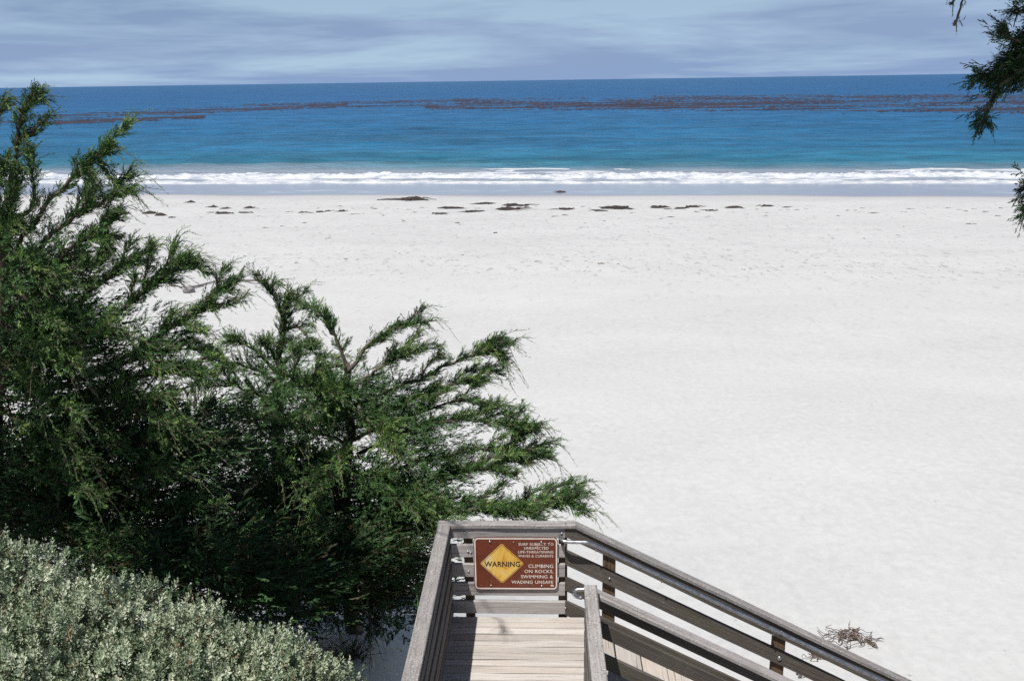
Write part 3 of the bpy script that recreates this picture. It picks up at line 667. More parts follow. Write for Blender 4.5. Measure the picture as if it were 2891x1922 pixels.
for q, (px, py, w, h, lab) in enumerate(piles):
    k = mpp(py); L = w * k * 1.1; H = h * k * 0.85
    me = weed_mesh("seaweed_heap", L, max(0.6, L * 0.8), H, 100 + q, 12 if w > 20 else 6, tail=3.0 if q == 0 else 0)
    tag(lay("seaweed_heap", me, px, py + 2, DRYWEED if q == 34 else WEED, rz=0.0), lab, "seaweed", "seaweed heaps along the tideline")
scraps = [weed_mesh("seaweed_scrap", 0.55, 0.3, 0.07, 300 + q, 4) for q in range(6)]
for me in scraps: me.materials.append(WEED)
rs = np.random.default_rng(8); spots = []
for q in range(190):
    if q < 100: px, py = rs.uniform(280, 2359), 478 + abs(rs.normal(0, 9)) + 3 * math.sin(q)
    elif q < 145: px, py = rs.uniform(560, 2359), rs.uniform(495, 560)
    else: px, py = rs.uniform(600, 2359), rs.normal(603, 12)
    spots.append((px, py))
for q, (px, py) in enumerate(spots):
    sc = rs.uniform(0.5, 2.2) if py < 530 else rs.uniform(0.3, 0.9)
    o = lay("seaweed_scrap", scraps[q % 6], px, py, None, rs.uniform(-0.5, 0.5), 1.0); o.scale = (sc, sc * 0.7, min(sc, 1.0))
    tag(o, "small scrap of dark seaweed scattered on the white sand between tideline and mid beach", "seaweed", "small seaweed scraps on the sand")

def ribbon(b, pts, w, n=14, twist=0.6, seed=0):
    """flat leafy blade along a curve"""
    P = spline(pts, n); T = nrm(np.gradient(P, axis=0)); r = np.random.default_rng(seed); up = np.array([0, 0, 1.0])
    S = nrm(np.cross(T, up)); ph = np.cumsum(r.normal(0, twist, n)); Sd = S * np.cos(ph)[:, None] + up * np.sin(ph)[:, None]
    ww = w * np.sin(np.linspace(0.25, math.pi - 0.05, n)); A, B = P + Sd * ww[:, None], P - Sd * ww[:, None]
    A[:, 2] = np.maximum(A[:, 2], 0.006); B[:, 2] = np.maximum(B[:, 2], 0.006)
    th = np.array([0, 0, 0.008]); V = np.concatenate([A, B, A + th, B + th]); F = []
    for i in range(n - 1):
        F += [(i, i + 1, n + i + 1, n + i), (2 * n + i, 3 * n + i, 3 * n + i + 1, 2 * n + i + 1), (i, 2 * n + i, 2 * n + i + 1, i + 1), (n + i, n + i + 1, 3 * n + i + 1, 3 * n + i)]
    b.add(V, F)
def kelp_tangle(px, py, size, seed, label, n_st, n_bl):
    p = on_ground(px, py); c = np.array([p[0], p[1], gz(p[0], p[1])]); r = np.random.default_rng(seed)
    e = empty("kelp_tangle", c, label, "kelp", "kelp tangles beside the stairs"); k = mpp(py)
    for q in range(n_st):
        b = MB(); a = r.uniform(0, 6.28); P = [np.array([r.normal(0, .28) * size, r.normal(0, .2) * size, 0.03 + 0.08 * r.random()])]
        for _ in range(7): a += r.normal(0, 0.9); P.append(np.array([P[-1][0] + 0.17 * size * math.cos(a), P[-1][1] + 0.13 * size * math.sin(a), 0.02 + 0.10 * r.random()]))
        b.tube(spline(P, 40), np.linspace(0.0095, 0.005, 40), 5)
        o = b.build("stipe", DRYWEED, e); o.matrix_basis = Matrix.Identity(4)
    for q in range(n_bl):
        b = MB(); a = r.uniform(0, 6.28); P = [np.array([r.normal(0, .3) * size, r.normal(0, .22) * size, 0.03])]
        for _ in range(4): a += r.normal(0, 0.45); P.append(np.array([P[-1][0] + 0.10 * size * math.cos(a), P[-1][1] + 0.10 * size * math.sin(a), 0.02 + 0.07 * r.random()]))
        ribbon(b, P, r.uniform(0.012, 0.034), seed=int(r.integers(9999))); o = b.build("blade", DRYWEED, e); o.matrix_basis = Matrix.Identity(4)
kelp_tangle(1962, 1468, 0.62, 4, "large tangle of dried brown kelp on the sand beyond the stair railing", 14, 20)
kelp_tangle(1890, 1515, 0.42, 5, "thin kelp strands on the sand seen between the rails of the far stair railing", 5, 8)
kelp_tangle(1846, 1552, 0.25, 6, "small brown clump of kelp seen just above the near stair railing", 4, 7)

M = Mat("grey_driftwood"); v = M.objcoord(); M.set(Base_Color=M.ramp(M.noise(M.mapped(v, (3, 30, 30)), 1, 4, 0.6), [(0.3, (0.12, 0.105, 0.10)), (0.7, (0.27, 0.245, 0.23))]), Roughness=0.8); DRIFT = M.m
def dw(px, py, h=0.05): p = on_ground(px, py); return np.array([p[0], p[1], gz(p[0], p[1]) + h])
d0 = dw(500, 645)
e = empty("driftwood_branch", d0, "bleached driftwood branch with a raised stub on the sand beyond the left cypress", "driftwood")
b = MB(); b.tube(spline([dw(412, 663), dw(450, 661), dw(500, 652, .1), dw(560, 648, .07), dw(610, 649)], 24), np.linspace(0.035, 0.06, 24), 6); b.build("stem", DRIFT, e)
b = MB(); b.tube(spline([dw(508, 651, .08), dw(495, 645, .3), dw(480, 641, 0.75)], 10), np.linspace(0.06, 0.03, 10), 6); b.build("stub", DRIFT, e)
for pts in (((560, 648), (590, 655), (640, 655)), ((470, 660), (440, 668), (430, 672))):
    b = MB(); b.tube(spline([dw(*q_) for q_ in pts], 10), np.linspace(0.03, 0.012, 10), 5); b.build("twig", DRIFT, e)
import bmesh
bm = bmesh.new(); bmesh.ops.create_icosphere(bm, subdivisions=2, radius=0.24); rk = random.Random(4)
for v_ in bm.verts: s_ = 1 + 0.25 * rk.random(); v_.co = Vector((v_.co.x * 1.2 * s_, v_.co.y * 0.9 * s_, max(v_.co.z * 0.95, -0.08) * s_ + 0.10))
me = bpy.data.meshes.new("rock"); bm.to_mesh(me); bm.free()
M = Mat("grey_stone"); v = M.objcoord(); M.set(Base_Color=M.ramp(M.noise(v, 8, 5, 0.65), [(0.3, (0.17, 0.155, 0.155)), (0.7, (0.30, 0.28, 0.28))]), Roughness=0.85); M.bump(M.noise(v, 20, 4), 0.6, 0.03)
tag(lay("rock", me, 435, 674, M.m, 0.4), "grey stone on the sand beyond the left cypress", "rock")
me = weed_mesh("seaweed_heap", 0.9, 0.5, 0.09, 901, 8)
tag(lay("seaweed_heap", me, 400, 659, DRYWEED), "loose brown seaweed patch behind the grey stone", "seaweed", "seaweed heaps along the tideline")

# ------------------------------------------------------------------ cypress trees
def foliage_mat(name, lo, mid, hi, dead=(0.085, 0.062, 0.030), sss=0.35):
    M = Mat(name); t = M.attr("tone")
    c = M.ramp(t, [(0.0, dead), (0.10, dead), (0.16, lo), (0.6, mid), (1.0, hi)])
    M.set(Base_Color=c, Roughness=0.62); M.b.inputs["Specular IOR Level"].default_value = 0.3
    tr = M.n.new("ShaderNodeBsdfTranslucent"); M.l.new(c, tr.inputs[0]); mx = M.n.new("ShaderNodeMixShader"); mx.inputs[0].default_value = sss
    M.l.new(M.b.outputs[0], mx.inputs[1]); M.l.new(tr.outputs[0], mx.inputs[2]); M.l.new(mx.outputs[0], M.out.inputs[0]); return M.m
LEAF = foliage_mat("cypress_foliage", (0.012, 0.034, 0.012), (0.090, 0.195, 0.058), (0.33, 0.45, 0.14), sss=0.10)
M = Mat("cypress_bark"); v = M.coord('Position')
M.set(Base_Color=M.ramp(M.noise(M.mapped(v, (9, 9, 3)), 1, 5, 0.65), [(0.3, (0.055, 0.040, 0.030)), (0.7, (0.17, 0.13, 0.10))]), Roughness=0.9); M.bump(M.noise(M.mapped(v, (40, 40, 10)), 1, 4, 0.6), 0.6, 0.01); BARK = M.m

def spray_template(seed, L=0.17, twigs=6, side=3, axis=3, w=0.0165):
    """one leafy spray along +X: a stem with side twigs and short scale-leaf strands, as thin pointed blades"""
    r = np.random.default_rng(seed); tri = []
    def blade(p, d, l, wd):
        d = nrm(d); s = nrm(np.cross(d, np.array([0, 0, 1.0]) + r.normal(0, 0.55, 3))) * wd * 0.5; m_ = p + d * l * 0.35; tri.append(np.array([p - s * 0.2, m_ + s, p + d * l])) if r.random() < 0.5 else tri.append(np.array([m_ - s, p + s * 0.2, p + d * l]))
    def P(t): return np.array([L * t, 0.015 * math.sin(3 * t), 0.03 * t * t])
    for k in range(axis): blade(P(k / axis), P((k + 1) / axis) - P(k / axis), L * 1.1 / axis, w * 0.8)
    for k in range(twigs):
        t = 0.08 + 0.88 * (k + r.random() * 0.6) / twigs; a = r.uniform(0, 2 * math.pi); sp = r.uniform(0.28, 0.75)
        d = nrm(np.array([1.0, sp * math.cos(a), 0.75 * sp * math.sin(a)])); l = (0.115 - 0.065 * t) * r.uniform(0.7, 1.2) * L / 0.21; p = P(t)
        blade(p, d, l, w)
        for j in range(side):
            u = 0.2 + 0.7 * j / max(side, 1) + 0.06 * r.random(); dd = nrm(d + r.normal(0, 0.32, 3) + np.array([0.35, 0, 0])); blade(p + d * l * u, dd, l * r.uniform(0.4, 0.65), w * 1.05)
    return np.array(tri)          # (triangles, 3, 3)
FINE = [spray_template(900 + k) for k in range(8)]
COARSE = [spray_template(950 + k, twigs=6, side=1, axis=2, w=0.028) for k in range(6)]   # for crowns out of view and deep inside
TEMPL = FINE
def place_sprays(pos, dirs, scale, tone, rng, coarse=False):
    """all sprays as one vertex and face array"""
    Vs, Ts = [], []; kinds = COARSE if coarse else TEMPL; which = rng.integers(0, len(kinds), len(pos))
    for k, tp in enumerate(kinds):
        m_ = which == k
        if not m_.any(): continue
        d = nrm(dirs[m_]); r0 = np.array([0, 0, 1.0]) + rng.normal(0, 0.45, d.shape); s = nrm(np.cross(r0, d)); u = np.cross(d, s); R = np.stack([d, s, u], 1)
        v = np.einsum('qvc,nck->nqvk', tp, R) * scale[m_][:, None, None, None] + pos[m_][:, None, None, :]
        Vs.append(v.reshape(-1, 3)); tt = np.clip(tone[m_][:, None] + rng.normal(0, 0.07, (m_.sum(), tp.shape[0])), 0, 1); Ts.append(np.repeat(tt.reshape(-1), 3))
    V = np.concatenate(Vs); return V, np.arange(len(V)).reshape(-1, 3), np.concatenate(Ts)
WIND = np.array([0.55, 0.05, 0.10])
def grow(pts, spread, dens, rng, wind=WIND, step=0.031, tip=7, scale=1.06, tone=0.56, r0=0.028, start=0.12, droop=0.10, dead=0.03, tipl=1.0, core=66):
    """a bough: curved limb, side branches leaning downwind, leafy sprays along them, wispy drooping tips"""
    P = spline(pts, 22); Ln = np.linalg.norm(np.diff(P, axis=0), axis=1).sum(); T = nrm(np.gradient(P, axis=0)); b = MB()
    P = P + rng.normal(0, min(0.012, r0 * 0.45), P.shape); b.tube(P, np.linspace(r0, 0.006, len(P)), 6)
    pos, dr, sc, tn = [], [], [], []
    for q in range(max(6, int(Ln * dens))):
        t = start + (1 - start) * rng.random() ** 0.85; i = min(int(t * 21), 20); p = P[i] + (P[i + 1] - P[i]) * (t * 21 - i); d0 = T[i]
        lat = rng.normal(size=3); lat[2] = lat[2] * 0.55 + 0.12; lat = nrm(lat - d0 * (lat @ d0))
        d = nrm(d0 * 0.9 + lat * rng.uniform(0.35, 0.95) + wind * rng.uniform(0.3, 1.1) + np.array([0, 0, 0.08])); l = spread * rng.uniform(0.30, 1.25) * (1.12 - 0.70 * t)
        n = max(2, int(l / step)); tt = (np.arange(n) + rng.random(n)) / n; curve = np.array([0, 0, -droop * l])
        S = p + d[None] * (l * tt)[:, None] + curve[None] * (tt ** 2)[:, None]
        b.tube(np.stack([p, p + d * l * 0.6 + curve * 0.36]), [0.006, 0.003], 3, cap=False)
        sd = nrm(d[None] + rng.normal(0, 0.24, (n, 3)) + np.array([0, 0, 0.10])); pos.append(S); dr.append(sd); sc.append(rng.uniform(0.5, 0.95, n) * scale * (1.05 - 0.35 * tt) * (1.05 - 0.35 * t))
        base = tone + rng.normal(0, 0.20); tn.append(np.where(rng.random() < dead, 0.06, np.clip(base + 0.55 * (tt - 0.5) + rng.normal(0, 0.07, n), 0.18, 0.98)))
    n = int(Ln * core); tt = start + (1 - start) * rng.random(n); ii = np.minimum((tt * 21).astype(int), 20)
    pos.append(P[ii] + rng.normal(0, 0.02, (n, 3))); dr.append(nrm(T[ii] + rng.normal(0, 0.45, (n, 3)) + wind * 0.6)); sc.append(rng.uniform(0.5, 0.95, n) * scale); tn.append(np.clip(tone + rng.normal(0, 0.12, n), 0.2, 0.98))
    for q in range(tip):
        p = P[-1 - rng.integers(0, 5)]; d = nrm(T[-1] * 1.0 + rng.normal(0, 0.38, 3) + wind * 0.5); l = rng.uniform(0.20, 0.62) * (0.5 + spread) * tipl
        C = spline([p, p + d * l * 0.5 + [0, 0, 0.02], p + d * l + [0, 0, -0.32 * l * rng.uniform(0.0, 1.8)]], 7); b.tube(C, np.linspace(0.005, 0.0018, 7), 3, cap=False)
        Td = nrm(np.gradient(C, axis=0)); n = 7; pos.append(C); dr.append(nrm(Td + rng.normal(0, 0.25, (n, 3)))); sc.append(np.linspace(0.55, 0.26, n) * scale); tn.append(np.clip(tone + 0.12 + rng.normal(0, 0.08, n), 0.2, 1))
    return b, np.concatenate(pos), np.concatenate(dr), np.concatenate(sc), np.concatenate(tn)
def bough(tree, pts, spread, dens, rng, kids=0, coarse=False, **k):
    b, pos, dr, sc, tn = grow(pts, spread, dens, rng, **k)
    P = spline(pts, 22); T = nrm(np.gradient(P, axis=0)); Ln = np.linalg.norm(np.diff(P, axis=0), axis=1).sum(); out = [(pos, dr, sc, tn)]
    for q in range(int(kids * Ln + rng.random())):                       # forks of the limb, leaning downwind and arching over
        t = rng.uniform(0.28, 0.92); i = int(t * 21); lat = rng.normal(size=3) * [1, 1, 0.6] + [0, 0, 0.35]; lat = nrm(lat - T[i] * (lat @ T[i]))
        d = nrm(T[i] * 0.9 + lat * rng.uniform(0.4, 1.0) + k.get("wind", WIND) * 0.7); l = rng.uniform(0.30, 0.62) * (0.55 + 0.6 * min(Ln, 2.5) / 2.5) * (1.1 - 0.4 * t) * (0.6 + spread)
        kk = dict(k); kk["tip"] = 4; kk["r0"] = 0.012; kk["start"] = 0.0; kk["tone"] = k.get("tone", 0.52) + rng.normal(0.03, 0.1)
        c = grow(np.array([P[i], P[i] + d * l * 0.55 + [0, 0, 0.04], P[i] + d * l + [0, 0, rng.uniform(-0.10, 0.08)]]), spread * 0.62, dens * 1.1, rng, **kk)
        b.add(np.concatenate(c[0].V), np.concatenate(c[0].F)); out.append(c[1:])
    pos, dr, sc, tn = (np.concatenate([o[a] for o in out]) for a in range(4))
    w_ = b.build("branch", BARK, tree)
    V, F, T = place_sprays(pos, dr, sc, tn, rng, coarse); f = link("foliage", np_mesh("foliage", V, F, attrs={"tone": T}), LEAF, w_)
    return len(F)
def cypress(label, trunk, boughs, seed, base, fill=None, dens=1.0):
    rng = np.random.default_rng(seed); base = np.array(base)
    t = empty("cypress_tree", base, label, "tree", "cypress trees on the bluff"); n = 0
    b = MB(); P = spline([base - [0, 0, 0.3]] + trunk, 26); P += rng.normal(0, 0.015, P.shape); b.tube(P, np.linspace(0.12, 0.03, 26) * (1 + 0.1 * rng.random(26)), 10); b.build("trunk", BARK, t)
    for q in boughs:
        pts = [at(*p) for p in q[0]]; kw = q[2] if len(q) > 2 else {}
        n += bough(t, pts, q[1], kw.pop("dens", 19) * 2.0 * dens, rng, **dict(dict(kids=2.0), **kw))
    if fill:
        for x0, x1, y0, y1, Y0, Y1, clumps, fine in fill:                         # inner tiers of the crown; coarse ones carry their shade as a darker tone
            pos, dr = [], []
            for q in range(clumps):
                c0 = at(rng.uniform(x0, x1), rng.uniform(y0, y1), rng.uniform(Y0, Y1)); m_ = 70 if fine else 115; o = rng.normal(size=(m_, 3)) * ([0.20, 0.18, 0.09] if fine else [0.32, 0.28, 0.12])
                pos.append(c0 + o); dr.append(nrm(o * [1.5, 1.0, 1.0] + WIND * 0.4 + rng.normal(0, 0.15, (m_, 3))))
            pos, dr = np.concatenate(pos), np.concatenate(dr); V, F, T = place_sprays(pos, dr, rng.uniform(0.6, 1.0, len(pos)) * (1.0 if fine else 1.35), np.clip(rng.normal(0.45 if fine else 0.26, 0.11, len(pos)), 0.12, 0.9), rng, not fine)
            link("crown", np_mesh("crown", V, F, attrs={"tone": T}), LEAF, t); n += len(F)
    return n
def Yp(path, y0, y1):
    n = len(path); return [(x, y_, y0 + (y1 - y0) * k / (n - 1)) for k, (x, y_) in enumerate(path)]
dry = dict(dens=10, tone=0.6)
NF = 0
# --- right-hand tree, behind the landing
C = []
def c_(path, spread, y0=11.2, y1=11.0, **k): C.append((Yp(path, y0, y1), spread, k))
c_([(800, 850), (772, 775), (735, 722), (700, 708)], 0.20, 11.3, 11.4, dens=20)
c_([(800, 860), (860, 785), (925, 752), (985, 742)], 0.17, 11.3, 11.2, dens=18)
c_([(810, 900), (900, 830), (1000, 800)], 0.30)
c_([(810, 935), (950, 880), (1070, 825), (1135, 812), (1155, 830)], 0.22)
c_([(815, 985), (960, 915), (1060, 880), (1105, 880)], 0.30)
c_([(815, 1010), (940, 960), (1060, 925), (1110, 930)], 0.26, dens=13)
c_([(820, 1050), (960, 985), (1080, 968), (1165, 980), (1190, 1000)], 0.30, 11.2, 10.7)
c_([(820, 1100), (980, 1060), (1110, 1035), (1190, 1042), (1265, 1055)], 0.27, 11.2, 10.5)
c_([(1100, 1070), (1165, 1035), (1195, 1000), (1215, 992)], 0.17, 10.8, 10.6)
c_([(830, 1150), (1000, 1105), (1110, 1080), (1180, 1095)], 0.34, 11.2, 10.3)
c_([(840, 1190), (1030, 1160), (1200, 1165), (1290, 1158), (1345, 1178)], 0.25, 11.0, 9.7)
c_([(840, 1210), (1000, 1180), (1150, 1180), (1240, 1185)], 0.33, 11.0, 9.7)
c_([(840, 1230), (950, 1220), (1030, 1215)], 0.40, 11.0, 9.6)
c_([(800, 960), (720, 900), (650, 860)], 0.38, 11.2, 10.6)
c_([(800, 1020), (700, 985), (590, 990)], 0.45, 11.2, 10.2)
c_([(800, 1080), (690, 1050), (580, 1070)], 0.45, 11.2, 10.0)
c_([(790, 1150), (680, 1150), (560, 1160)], 0.45, 11.2, 9.8)
c_([(800, 1190), (745, 1250), (690, 1315)], 0.24, 10.6, 9.6, wind=np.zeros(3), droop=0.4)
c_([(805, 1000), (770, 1060), (735, 1140)], 0.45, 11.1, 9.7, wind=np.zeros(3), droop=0.3)
c_([(810, 940), (870, 985), (920, 1050)], 0.45, 11.1, 10.1)
c_([(815, 1080), (890, 1130), (960, 1180)], 0.42, 11.1, 9.8)
c_([(800, 880), (760, 900), (700, 960)], 0.40, 11.3, 10.4)
c_([(800, 1180), (640, 1230), (520, 1250)], 0.42, 10.9, 9.6)
c_([(800, 1200), (850, 1280), (900, 1320)], 0.36, 10.9, 9.8, dens=13)
for path, y0, y1 in (([(800, 1260), (700, 1330), (600, 1350)], 10.6, 9.4), ([(810, 1260), (880, 1340), (930, 1380)], 10.6, 9.6), ([(800, 1280), (760, 1380), (720, 1420)], 10.6, 9.4),
                     ([(800, 1240), (650, 1290), (540, 1330)], 10.8, 9.2), ([(810, 1290), (850, 1370), (860, 1440)], 10.5, 9.3), ([(800, 1230), (900, 1260), (990, 1290)], 10.6, 9.4)):
    c_(path, 0.40, y0, y1, dens=9, dead=0.55, tone=0.3, wind=np.array([0.2, 0, -0.2]), tip=9, core=30)
b0 = at(800, 1200, 11.2)
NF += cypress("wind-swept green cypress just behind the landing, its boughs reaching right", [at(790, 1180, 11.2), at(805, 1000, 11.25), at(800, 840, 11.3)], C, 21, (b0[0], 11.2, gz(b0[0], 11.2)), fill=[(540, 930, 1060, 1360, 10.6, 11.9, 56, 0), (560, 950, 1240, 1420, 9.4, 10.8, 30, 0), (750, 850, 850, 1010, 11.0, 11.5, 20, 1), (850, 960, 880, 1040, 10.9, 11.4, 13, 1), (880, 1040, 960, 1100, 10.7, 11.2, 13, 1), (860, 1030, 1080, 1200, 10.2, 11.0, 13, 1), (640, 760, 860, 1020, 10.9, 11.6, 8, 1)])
# --- middle tree, further back
C = []
def b_(path, spread, y0=13.0, y1=12.8, **k): C.append((Yp(path, y0, y1), spread, k))
b_([(640, 830), (650, 740), (635, 690), (605, 652)], 0.24)
b_([(640, 830), (655, 740), (664, 682)], 0.22)
b_([(640, 860), (575, 800), (530, 785)], 0.32)
b_([(640, 880), (560, 840), (490, 835)], 0.34)
b_([(640, 850), (700, 800), (745, 830)], 0.30, dens=12)
b_([(640, 900), (720, 870), (790, 900)], 0.38)
b_([(630, 920), (540, 890), (460, 890)], 0.42)
b_([(630, 960), (540, 950), (460, 960)], 0.42, 13, 12.3)
b_([(640, 900), (620, 920), (600, 960)], 0.45, 12.9, 12.0)
b_([(640, 840), (620, 800), (600, 790)], 0.40, 13, 12.4)
b_([(640, 960), (700, 950), (760, 980)], 0.42, 13, 12.3)
b_([(650, 760), (690, 755), (715, 790)], 0.12, dens=9)
b_([(630, 1020), (540, 1040), (440, 1050)], 0.45, 13, 11.8)
b0 = at(640, 1000, 13.0)
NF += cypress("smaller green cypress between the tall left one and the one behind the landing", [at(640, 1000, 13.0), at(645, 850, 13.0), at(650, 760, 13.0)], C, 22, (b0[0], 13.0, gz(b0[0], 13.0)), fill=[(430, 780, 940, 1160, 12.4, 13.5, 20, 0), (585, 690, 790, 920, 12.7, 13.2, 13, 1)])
# --- tall left tree
C = []
def a_(path, spread, y0=9.6, y1=9.4, **k): C.append((Yp(path, y0, y1), spread, k))
a_([(15, 480), (35, 350), (45, 285), (58, 250), (84, 228)], 0.17, dens=28, kids=0.5, start=0.0)
a_([(40, 330), (75, 300), (105, 275)], 0.08, tip=4, kids=0)
a_([(-10, 520), (72, 480), (72, 400), (60, 350)], 0.13, dens=13, dead=0.25, kids=0.5)
a_([(20, 600), (110, 470), (180, 400), (225, 358), (246, 345)], 0.19, dens=30, kids=1.2)
a_([(225, 360), (240, 390), (262, 420), (300, 442)], 0.09, dens=14)
a_([(20, 650), (140, 520), (230, 468), (300, 440)], 0.20)
a_([(20, 720), (140, 590), (220, 535), (272, 490)], 0.26, dens=22)
a_([(20, 780), (120, 650), (215, 605), (240, 580)], 0.30)
a_([(30, 830), (190, 690), (275, 615), (350, 568)], 0.20, dens=16)
a_([(60, 870), (250, 745), (350, 655), (430, 586)], 0.19)
a_([(330, 675), (390, 630), (442, 608)], 0.12)
a_([(80, 910), (300, 815), (430, 725), (545, 640)], 0.20)
a_([(420, 740), (480, 705), (545, 692)], 0.12)
a_([(60, 920), (250, 850), (390, 805), (470, 805)], 0.28)
a_([(60, 960), (200, 905), (340, 865), (460, 860)], 0.36, 9.6, 9.2)
a_([(40, 1000), (200, 970), (400, 920)], 0.42, 9.6, 9.0)
a_([(40, 1060), (250, 1040), (450, 1000)], 0.45, 9.6, 8.9)
a_([(20, 1110), (200, 1110), (420, 1090)], 0.45, 9.6, 8.8)
a_([(20, 1150), (250, 1170), (500, 1170)], 0.45, 9.6, 8.9)
a_([(20, 1180), (300, 1240), (560, 1260)], 0.45, 9.6, 9.0)
a_([(20, 1160), (120, 1210), (230, 1270)], 0.42, 9.4, 8.6)
a_([(10, 560), (60, 600), (110, 650)], 0.42, 9.6, 9.0)
a_([(10, 640), (70, 700), (140, 760)], 0.45, 9.6, 8.9)
a_([(10, 740), (80, 800), (170, 850)], 0.45, 9.6, 8.8)
a_([(10, 840), (80, 900), (180, 960)], 0.45, 9.6, 8.7)
a_([(10, 940), (80, 1000), (190, 1060)], 0.45, 9.6, 8.7)
a_([(10, 1020), (100, 1090), (230, 1150)], 0.45, 9.6, 8.6)
a_([(-40, 500), (-20, 430), (10, 380)], 0.25)
a_([(-60, 360), (-30, 300), (10, 240)], 0.10, tip=5)
a_([(-60, 620), (-10, 560), (40, 520)], 0.35)
a_([(-30, 640), (0, 520), (30, 440)], 0.30, kids=1)
a_([(-20, 560), (15, 470), (40, 400)], 0.22, kids=1)
a_([(60, 800), (160, 760), (260, 770)], 0.40, 9.6, 9.0)
a_([(100, 950), (260, 920), (380, 980)], 0.42, 9.6, 8.8)
b0 = at(-20, 1150, 9.6)
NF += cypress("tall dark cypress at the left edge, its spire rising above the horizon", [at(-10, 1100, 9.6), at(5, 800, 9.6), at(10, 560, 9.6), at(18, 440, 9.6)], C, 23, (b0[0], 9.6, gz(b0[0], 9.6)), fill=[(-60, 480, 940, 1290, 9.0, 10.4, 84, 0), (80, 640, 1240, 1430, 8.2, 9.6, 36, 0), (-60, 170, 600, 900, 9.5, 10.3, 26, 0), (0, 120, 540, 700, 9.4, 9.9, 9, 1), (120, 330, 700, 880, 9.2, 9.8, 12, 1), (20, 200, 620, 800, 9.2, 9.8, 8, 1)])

# --- big cypresses on the bluff beside the camera: one hangs into view at the right, the other only shades the slope
rng = np.random.default_rng(31)
def trunk_of(pts, r0, r1, tree):
    b = MB(); b.tube(spline(pts, 24), np.linspace(r0, r1, 24), 12); b.build("trunk", BARK, tree)
big = dict(scale=3.2, tone=0.4, step=0.10, r0=0.085, core=26, coarse=True)
tb = np.array([-5.2, -2.6, gz(-5.2, -2.6)])
ov = empty("cypress_tree", tb, "large cypress standing left of the viewer, its crown shading the slope behind the grey shrubs", "tree", "cypress trees on the bluff")
trunk_of([tb - [0, 0, 0.3], tb + [0.2, 0.3, 2.0], (-4.6, -1.6, 15.2), (-4.3, -1.2, 17.2)], 0.42, 0.16, ov)
for pts, spread, dens, kw in (
        ([(-4.7, -1.7, 15.0), (-5.4, 1.5, 15.2), (-5.0, 5.0, 15.0), (-4.2, 6.6, 14.8)], 0.75, 42, dict(start=0.70)),
        ([(-4.7, -1.7, 15.0), (-6.2, 1.5, 15.3), (-6.9, 5.0, 15.1), (-6.6, 6.8, 14.9)], 0.75, 42, dict(start=0.68)),
        ([(-4.6, -1.6, 15.2), (-7.2, 1.0, 15.6), (-8.4, 4.8, 15.3), (-8.6, 6.9, 14.9)], 0.80, 42, dict(start=0.64)),
        ([(-5.2, 4.4, 15.1), (-5.6, 5.8, 15.0), (-5.7, 6.9, 14.8)], 0.7, 42, dict(start=0.15)),
        ([(-5.1, 4.6, 15.1), (-4.0, 5.8, 14.9), (-3.1, 6.5, 14.7)], 0.55, 42, dict(start=0.15)),
        ([(-6.6, 4.6, 15.2), (-7.4, 5.8, 15.1), (-7.6, 6.9, 14.9)], 0.7, 42, dict(start=0.15))):
    bough(ov, np.array(pts), spread, dens, rng, **dict(big, **kw))
for pts, sp_, dn in (([(-4.6, 5.6, 14.9), (-3.4, 5.8, 15.0), (-2.6, 5.95, 14.85), (-2.25, 5.9, 14.5)], 0.30, 10), ([(-3.2, 5.8, 15.0), (-2.6, 5.6, 14.95), (-2.15, 5.4, 14.6), (-1.98, 5.3, 14.2)], 0.30, 8), ([(-3.4, 5.8, 15.0), (-2.7, 6.1, 14.9), (-2.35, 6.15, 14.4)], 0.30, 10)):
    bough(ov, np.array(pts), sp_, dn, rng, scale=0.55, start=0.55, tip=5, r0=0.014, wind=np.array([0.2, -0.3, -0.4]), core=3, step=0.05)   # thin twigs over the landing
tb = np.array([5.6, -1.8, gz(5.6, -1.8)])
ov = empty("cypress_tree", tb, "near-black overhanging cypress bough hanging in from the right edge against the sky", "tree", "cypress trees on the bluff")
trunk_of([tb - [0, 0, 0.3], tb + [-0.1, 0.2, 2.0], (5.2, -1.2, 15.5), (4.8, -0.6, 17.8)], 0.36, 0.14, ov)
for pts, spread in (([(5.0, -0.8, 17.2), (3.8, 0.2, 17.4), (2.4, 0.9, 17.1), (1.2, 1.6, 16.7)], 0.75), ([(5.0, -0.8, 16.6), (4.2, 0.4, 16.6), (3.0, 1.4, 16.4), (2.0, 2.3, 16.0)], 0.75),
                    ([(5.0, -0.8, 16.0), (4.6, 0.9, 16.1), (4.0, 2.0, 15.9), (3.2, 2.9, 15.5)], 0.75), ([(4.4, 0.2, 16.6), (3.4, 0.6, 16.9), (2.6, 1.6, 16.8), (1.6, 2.0, 16.6)], 0.7)):
    bough(ov, np.array(pts), spread, 26, rng, **dict(big, start=0.35))
for pts in ([(4.0, 1.2, 16.6), (2.8, 2.2, 16.5), (1.8, 2.9, 16.2), (1.0, 3.1, 15.9)], [(3.8, 2.0, 16.0), (2.8, 2.8, 15.7), (2.0, 3.2, 15.4)], [(3.2, 2.9, 15.5), (2.6, 3.2, 15.0), (2.1, 3.4, 14.8)], [(3.6, 2.2, 15.9), (2.6, 2.7, 15.7), (1.5, 2.9, 15.5)], [(3.8, 2.6, 15.4), (3.1, 3.0, 15.1), (2.6, 3.3, 14.9)]):
    bough(ov, np.array(pts), 0.6, 55, rng, **dict(big, start=0.1))  # extra boughs out of view, added to shade the one hanging in
Y0 = 4.2
